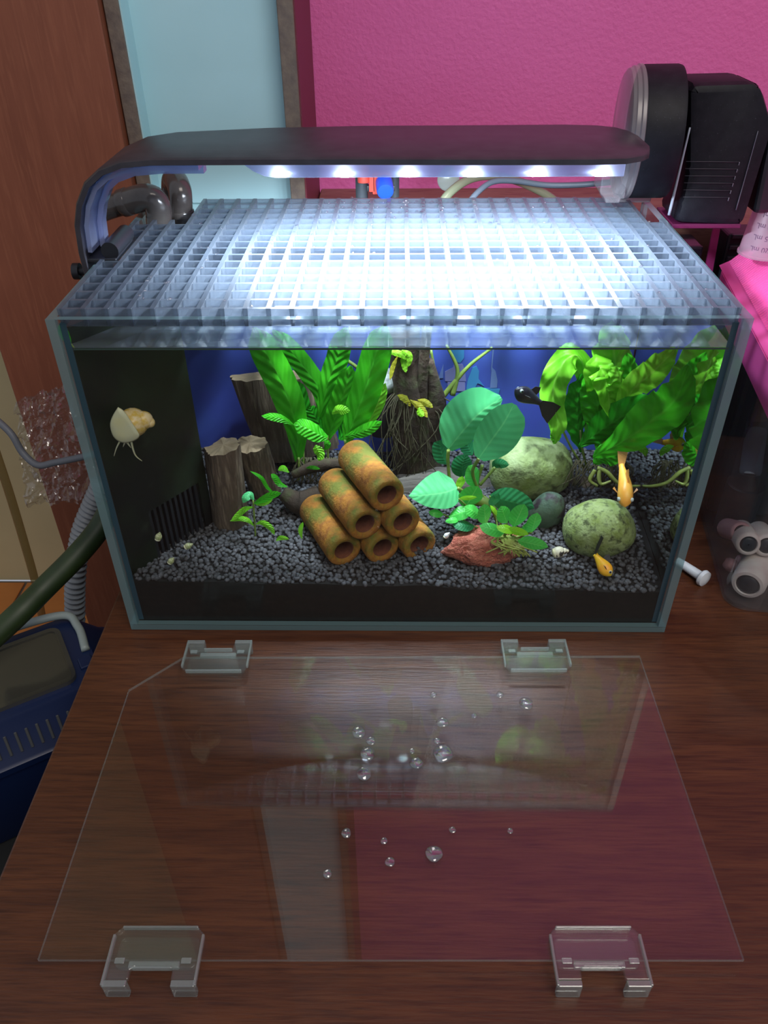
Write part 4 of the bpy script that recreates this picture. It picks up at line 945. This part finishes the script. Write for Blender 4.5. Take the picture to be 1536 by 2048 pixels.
# ------------------------------------------------------------------ loose glass lid on the desk
LX, LY, LWd, LDp, LA = -.0025, -.2146, .3198, .1842, .0113
ML = Matrix.Translation(Vector((LX, LY, 0))) @ Matrix.Rotation(LA, 4, 'Z')
ZL0, ZL1 = .0062, .0082
hx = LWd / 2
outl = [(-hx, 0), (hx, 0), (hx, LDp), (-hx + .028, LDp), (-hx, LDp - .0268)]
gp = put('glass_lid', tr(prism(outl, 'z', ZL0, ZL1), ML), ['lidglass', 'acrylic_edge'], None, False)
for p in gp.data.polygons: p.material_index = 0 if abs(p.normal.z) > .9 else 1
tag(gp, 'loose clear glass lid with one clipped corner lying on the desk', 'lid')
def clip(x, y, ang, label):
    M = ML @ Matrix.Translation(Vector((x, y, 0))) @ Matrix.Rotation(ang, 4, 'Z')   # local: -y outwards
    t = thing('lid_clip', tuple(M @ Vector((0, 0, 0))), label, 'clip', 'clear clips on the glass lid')
    w_ = .0205
    top = rrect(-w_, w_, -.004, .0135, .004)
    u = [(-w_, -.0095), (-.0095, -.0095), (-.0095, -.0055), (-.0075, -.0042), (.0075, -.0042), (.0095, -.0055), (.0095, -.0095), (w_, -.0095), (w_, .0105), (w_ - .003, .0135), (-w_ + .003, .0135), (-w_, .0105)]
    pl = put('upper_plate', tr(prism(u, 'z', ZL1 + .0001, ZL1 + .0026, .0005), M), 'acrylic', t, False)
    put('lower_plate', tr(prism(rrect(-w_ + .002, w_ - .002, -.003, .011, .003), 'z', .0036, ZL0 - .0001, .0004), M), 'acrylic', t, False)
    put('stop_bar', tr(box(-.0115, .0115, -.0036, -.0006, ZL0 - .0002, ZL1 + .0002, .0004), M), 'acrylic_edge', t, False)
    for s in (-1, 1):
        put('leg', tr(box(min(s * .0098, s * w_), max(s * .0098, s * w_), -.0125, -.0095, 0.0, ZL1 + .0026, .0005), M), 'acrylic_edge', t, False)
        put('rib', tr(box(s * .0150 - .0022, s * .0150 + .0022, -.0030, -.0005, ZL1 + .0026, ZL1 + .0032, .0002), M), 'acrylic_edge', t, False)
        put('rim', tr(box(s * w_ - .0006, s * w_ + .0006, -.0120, .0100, ZL1 + .0004, ZL1 + .0030, .0003), M), 'acrylic_edge', t, False)
    put('front_rim', tr(box(-.0090, .0090, -.0050, -.0040, ZL1, ZL1 + .0030, .0003), M), 'acrylic_edge', t, False)
    put('back_rim', tr(box(-w_ + .003, w_ - .003, .0129, .0139, ZL1, ZL1 + .0028, .0003), M), 'acrylic_edge', t, False)
    return t
clip(-hx + .0535, 0, 0, 'clear plastic clip on the near left edge of the glass lid')
clip(hx - .0655, 0, 0, 'clear plastic clip on the near right edge of the glass lid')
clip(-hx + .050, LDp, math.pi, 'clear plastic clip on the far left edge of the glass lid')
clip(hx - .0665, LDp, math.pi, 'clear plastic clip on the far right edge of the glass lid')
ORD = ['nearest to the viewer'] + [w + ' nearest to the viewer' for w in 'second third fourth fifth sixth seventh eighth ninth tenth eleventh twelfth thirteenth fourteenth fifteenth sixteenth seventeenth eighteenth nineteenth twentieth'.split()]
for k, (x, y, r) in enumerate(sorted(((735, 1508, 15), (728, 1548, 15), (718, 1465, 14), (742, 1482, 10), (886, 1508, 20), (833, 1527, 13), (874, 1482, 7), (824, 1502, 6), (885, 1445, 12), (948, 1432, 6), (867, 1390, 7), (1000, 1390, 8), (868, 1708, 17), (693, 1667, 10), (655, 1748, 9), (780, 1724, 10), (768, 1682, 7), (905, 1660, 7), (1020, 1662, 6), (1052, 1408, 14)), key=lambda p: -p[1])):
    c = PZ(x, y, ZL1); rr = r / PXM(c)
    tag(put('water_drop', blob(c + Vector((0, 0, rr * .12)), (rr, rr * 1.1, rr * .38), .08, 1.2, 3, k), 'drop', None, base=tuple(c)), 'water drop on the loose glass lid, ' + ORD[k], 'droplet', 'water drops on the glass lid')

# ------------------------------------------------------------------ left side: carrier, hoses, cable, film
st = thing('stool', (-.33, -.05, FLOOR_Z), 'dark low stool left of the desk under the blue carrier', 'stool')
put('seat', box(-.47, -.186, -.20, .13, -.20, -.1785, .004), 'dark', st, False)
for sx in (-.46, -.24):
    for sy in (-.19, .10): put('leg', box(sx, sx + .025, sy, sy + .025, FLOOR_Z, -.20), 'dark', st, False)
MC = Matrix.Translation(PZ(147, 1358, -.057) - Vector((0, 0, .121))) @ Matrix.Rotation(math.radians(32), 4, 'Z') @ Matrix.Translation(Vector((-.045, .030, 0)))
cr_ = thing('pet_carrier', tuple(MC @ Vector((0, 0, 0))), 'navy blue plastic pet carrier with clear window and grey handle', 'carrier')
CX, CY, CH = .082, .052, .120
def carsec(z, k): return [tuple(MC @ Vector((x, y, z))) for x, y in rrect(-CX * k, CX * k, -CY * k, CY * k, .016, 5)]
put('tub', loft([carsec(.001, .86), carsec(.003, .88), carsec(.078, 1.0), carsec(.080, 1.05), carsec(.086, 1.06), carsec(.088, 1.02), carsec(.118, .80), carsec(.120, .78)]), 'navy', cr_, True, angle=.5)
put('window', tr(prism(rrect(-.062, .045, -.030, .027, .006), 'z', .1202, .1225, .0006), MC), 'window', cr_, False)
put('window_frame', tr(ring_wall(-.065, .048, -.033, .030, .008, .1195, .1235, .004), MC), 'greyp' if False else 'window', cr_, False)
put('handle', tube([MC @ Vector(p) for p in ((.060, -.006, .1215), (.061, .020, .124), (.052, .037, .126), (.0, .040, .128), (-.085, .040, .126))], .0032, 40, 10), 'greyp', cr_)
for k in range(18): put('vent_slot', tr(box(-.068 + k * .0072, -.0660 + k * .0072, -.0010, .0010, -.0080, .0080, .0004, 1), MC @ Matrix.Translation(Vector((0, -CY * .925, .101))) @ Matrix.Rotation(math.radians(-21), 4, 'X')), pbr('vent_grey', (.06, .065, .07), .6), cr_, False)
put('latch', tr(box(.052, .062, -.024, -.012, .119, .1222, .001), MC), 'navy', cr_, False)

gh = put('drain_hose', tube([PY(225, 1010, .105), PY(195, 1062, .09), PY(150, 1115, .07), (PY(90, 1175, .05)), PY(40, 1225, .03), PY(-30, 1290, .01)], .0085, 50, 18), 'greenhose', None)
tag(gh, 'dark green hose curving down from behind the tank to the left', 'hose')
P = catmull([PY(205, 965, .150), PY(185, 1010, .147), PY(165, 1060, .142), PY(155, 1110, .136), PY(150, 1170, .130), PY(150, 1225, .126), PY(150, 1300, .122), PY(150, 1420, .118)], 150)
put_ = tube(P, [(.0090, .0087, .0066, .0069)[i % 4] for i in range(151)], 150, 18)
tag(put('corrugated_hose', put_, 'corr', None), 'grey corrugated hose hanging behind the green hose', 'hose')
tag(put('grey_cable', tube([PY(-30, 820, .20), PY(20, 865, .19), PY(45, 905, .185), (PY(75, 930, .18)), PY(110, 925, .18), PY(160, 915, .18), PY(200, 905, .18)], .0030, 50, 10), 'rubber', None), 'thick grey cable drooping across the cream wall on the left', 'cable')
tag(put('thin_hose', tube([PY(-10, 900, .20), PY(20, 990, .20), PY(50, 1090, .20), PY(72, 1170, .20), PY(85, 1240, .2)], .0040, 40, 10), 'clearhose', None), 'thin brownish clear hose hanging at the far left', 'hose')
# crumpled clear film between the cable and the tank
bm = bmesh.new(); nx, ny = 44, 60; g = []
for j in range(ny + 1):
    for i in range(nx + 1):
        u, v = i / nx, j / ny
        x = 30 + (95 + 60 * v) * (0) + u * (95 + 75 * v) + 20 * v; y = 775 + 30 * (1 - u) + v * 215
        p = PY(x, y, .190)
        d = Vector((u * 5, v * 7, 1.3)); p.y += .012 * noise.noise(d * 1.4) + .010 * abs(noise.noise(d * 2.6)) + .004 * abs(noise.noise(d * 6))
        g.append(bm.verts.new(p))
for j in range(ny):
    for i in range(nx): a = j * (nx + 1) + i; bm.faces.new((g[a], g[a + 1], g[a + nx + 2], g[a + nx + 1]))
tag(put('plastic_film', from_bm(bm), 'bag', None, False), 'crumpled clear plastic film beside the left of the tank', 'plastic film')

lsc = thing('leaf_scrap', PY(130, 690, .006), 'small green leaf scrap stuck in the top left corner of the front glass', 'leaf')
lf(lsc, [(142, 688, .0055), (130, 672, .0055), (124, 658, .0055), (128, 646, .0055)], 20, 'fern', 'oval', .2, .3, .05, name='blade')
put('stalk', tube([PY(142, 688, .0055), PY(146, 693, .0055), PY(150, 697, .0055)], .0005, 6, 6), 'stem', lsc)
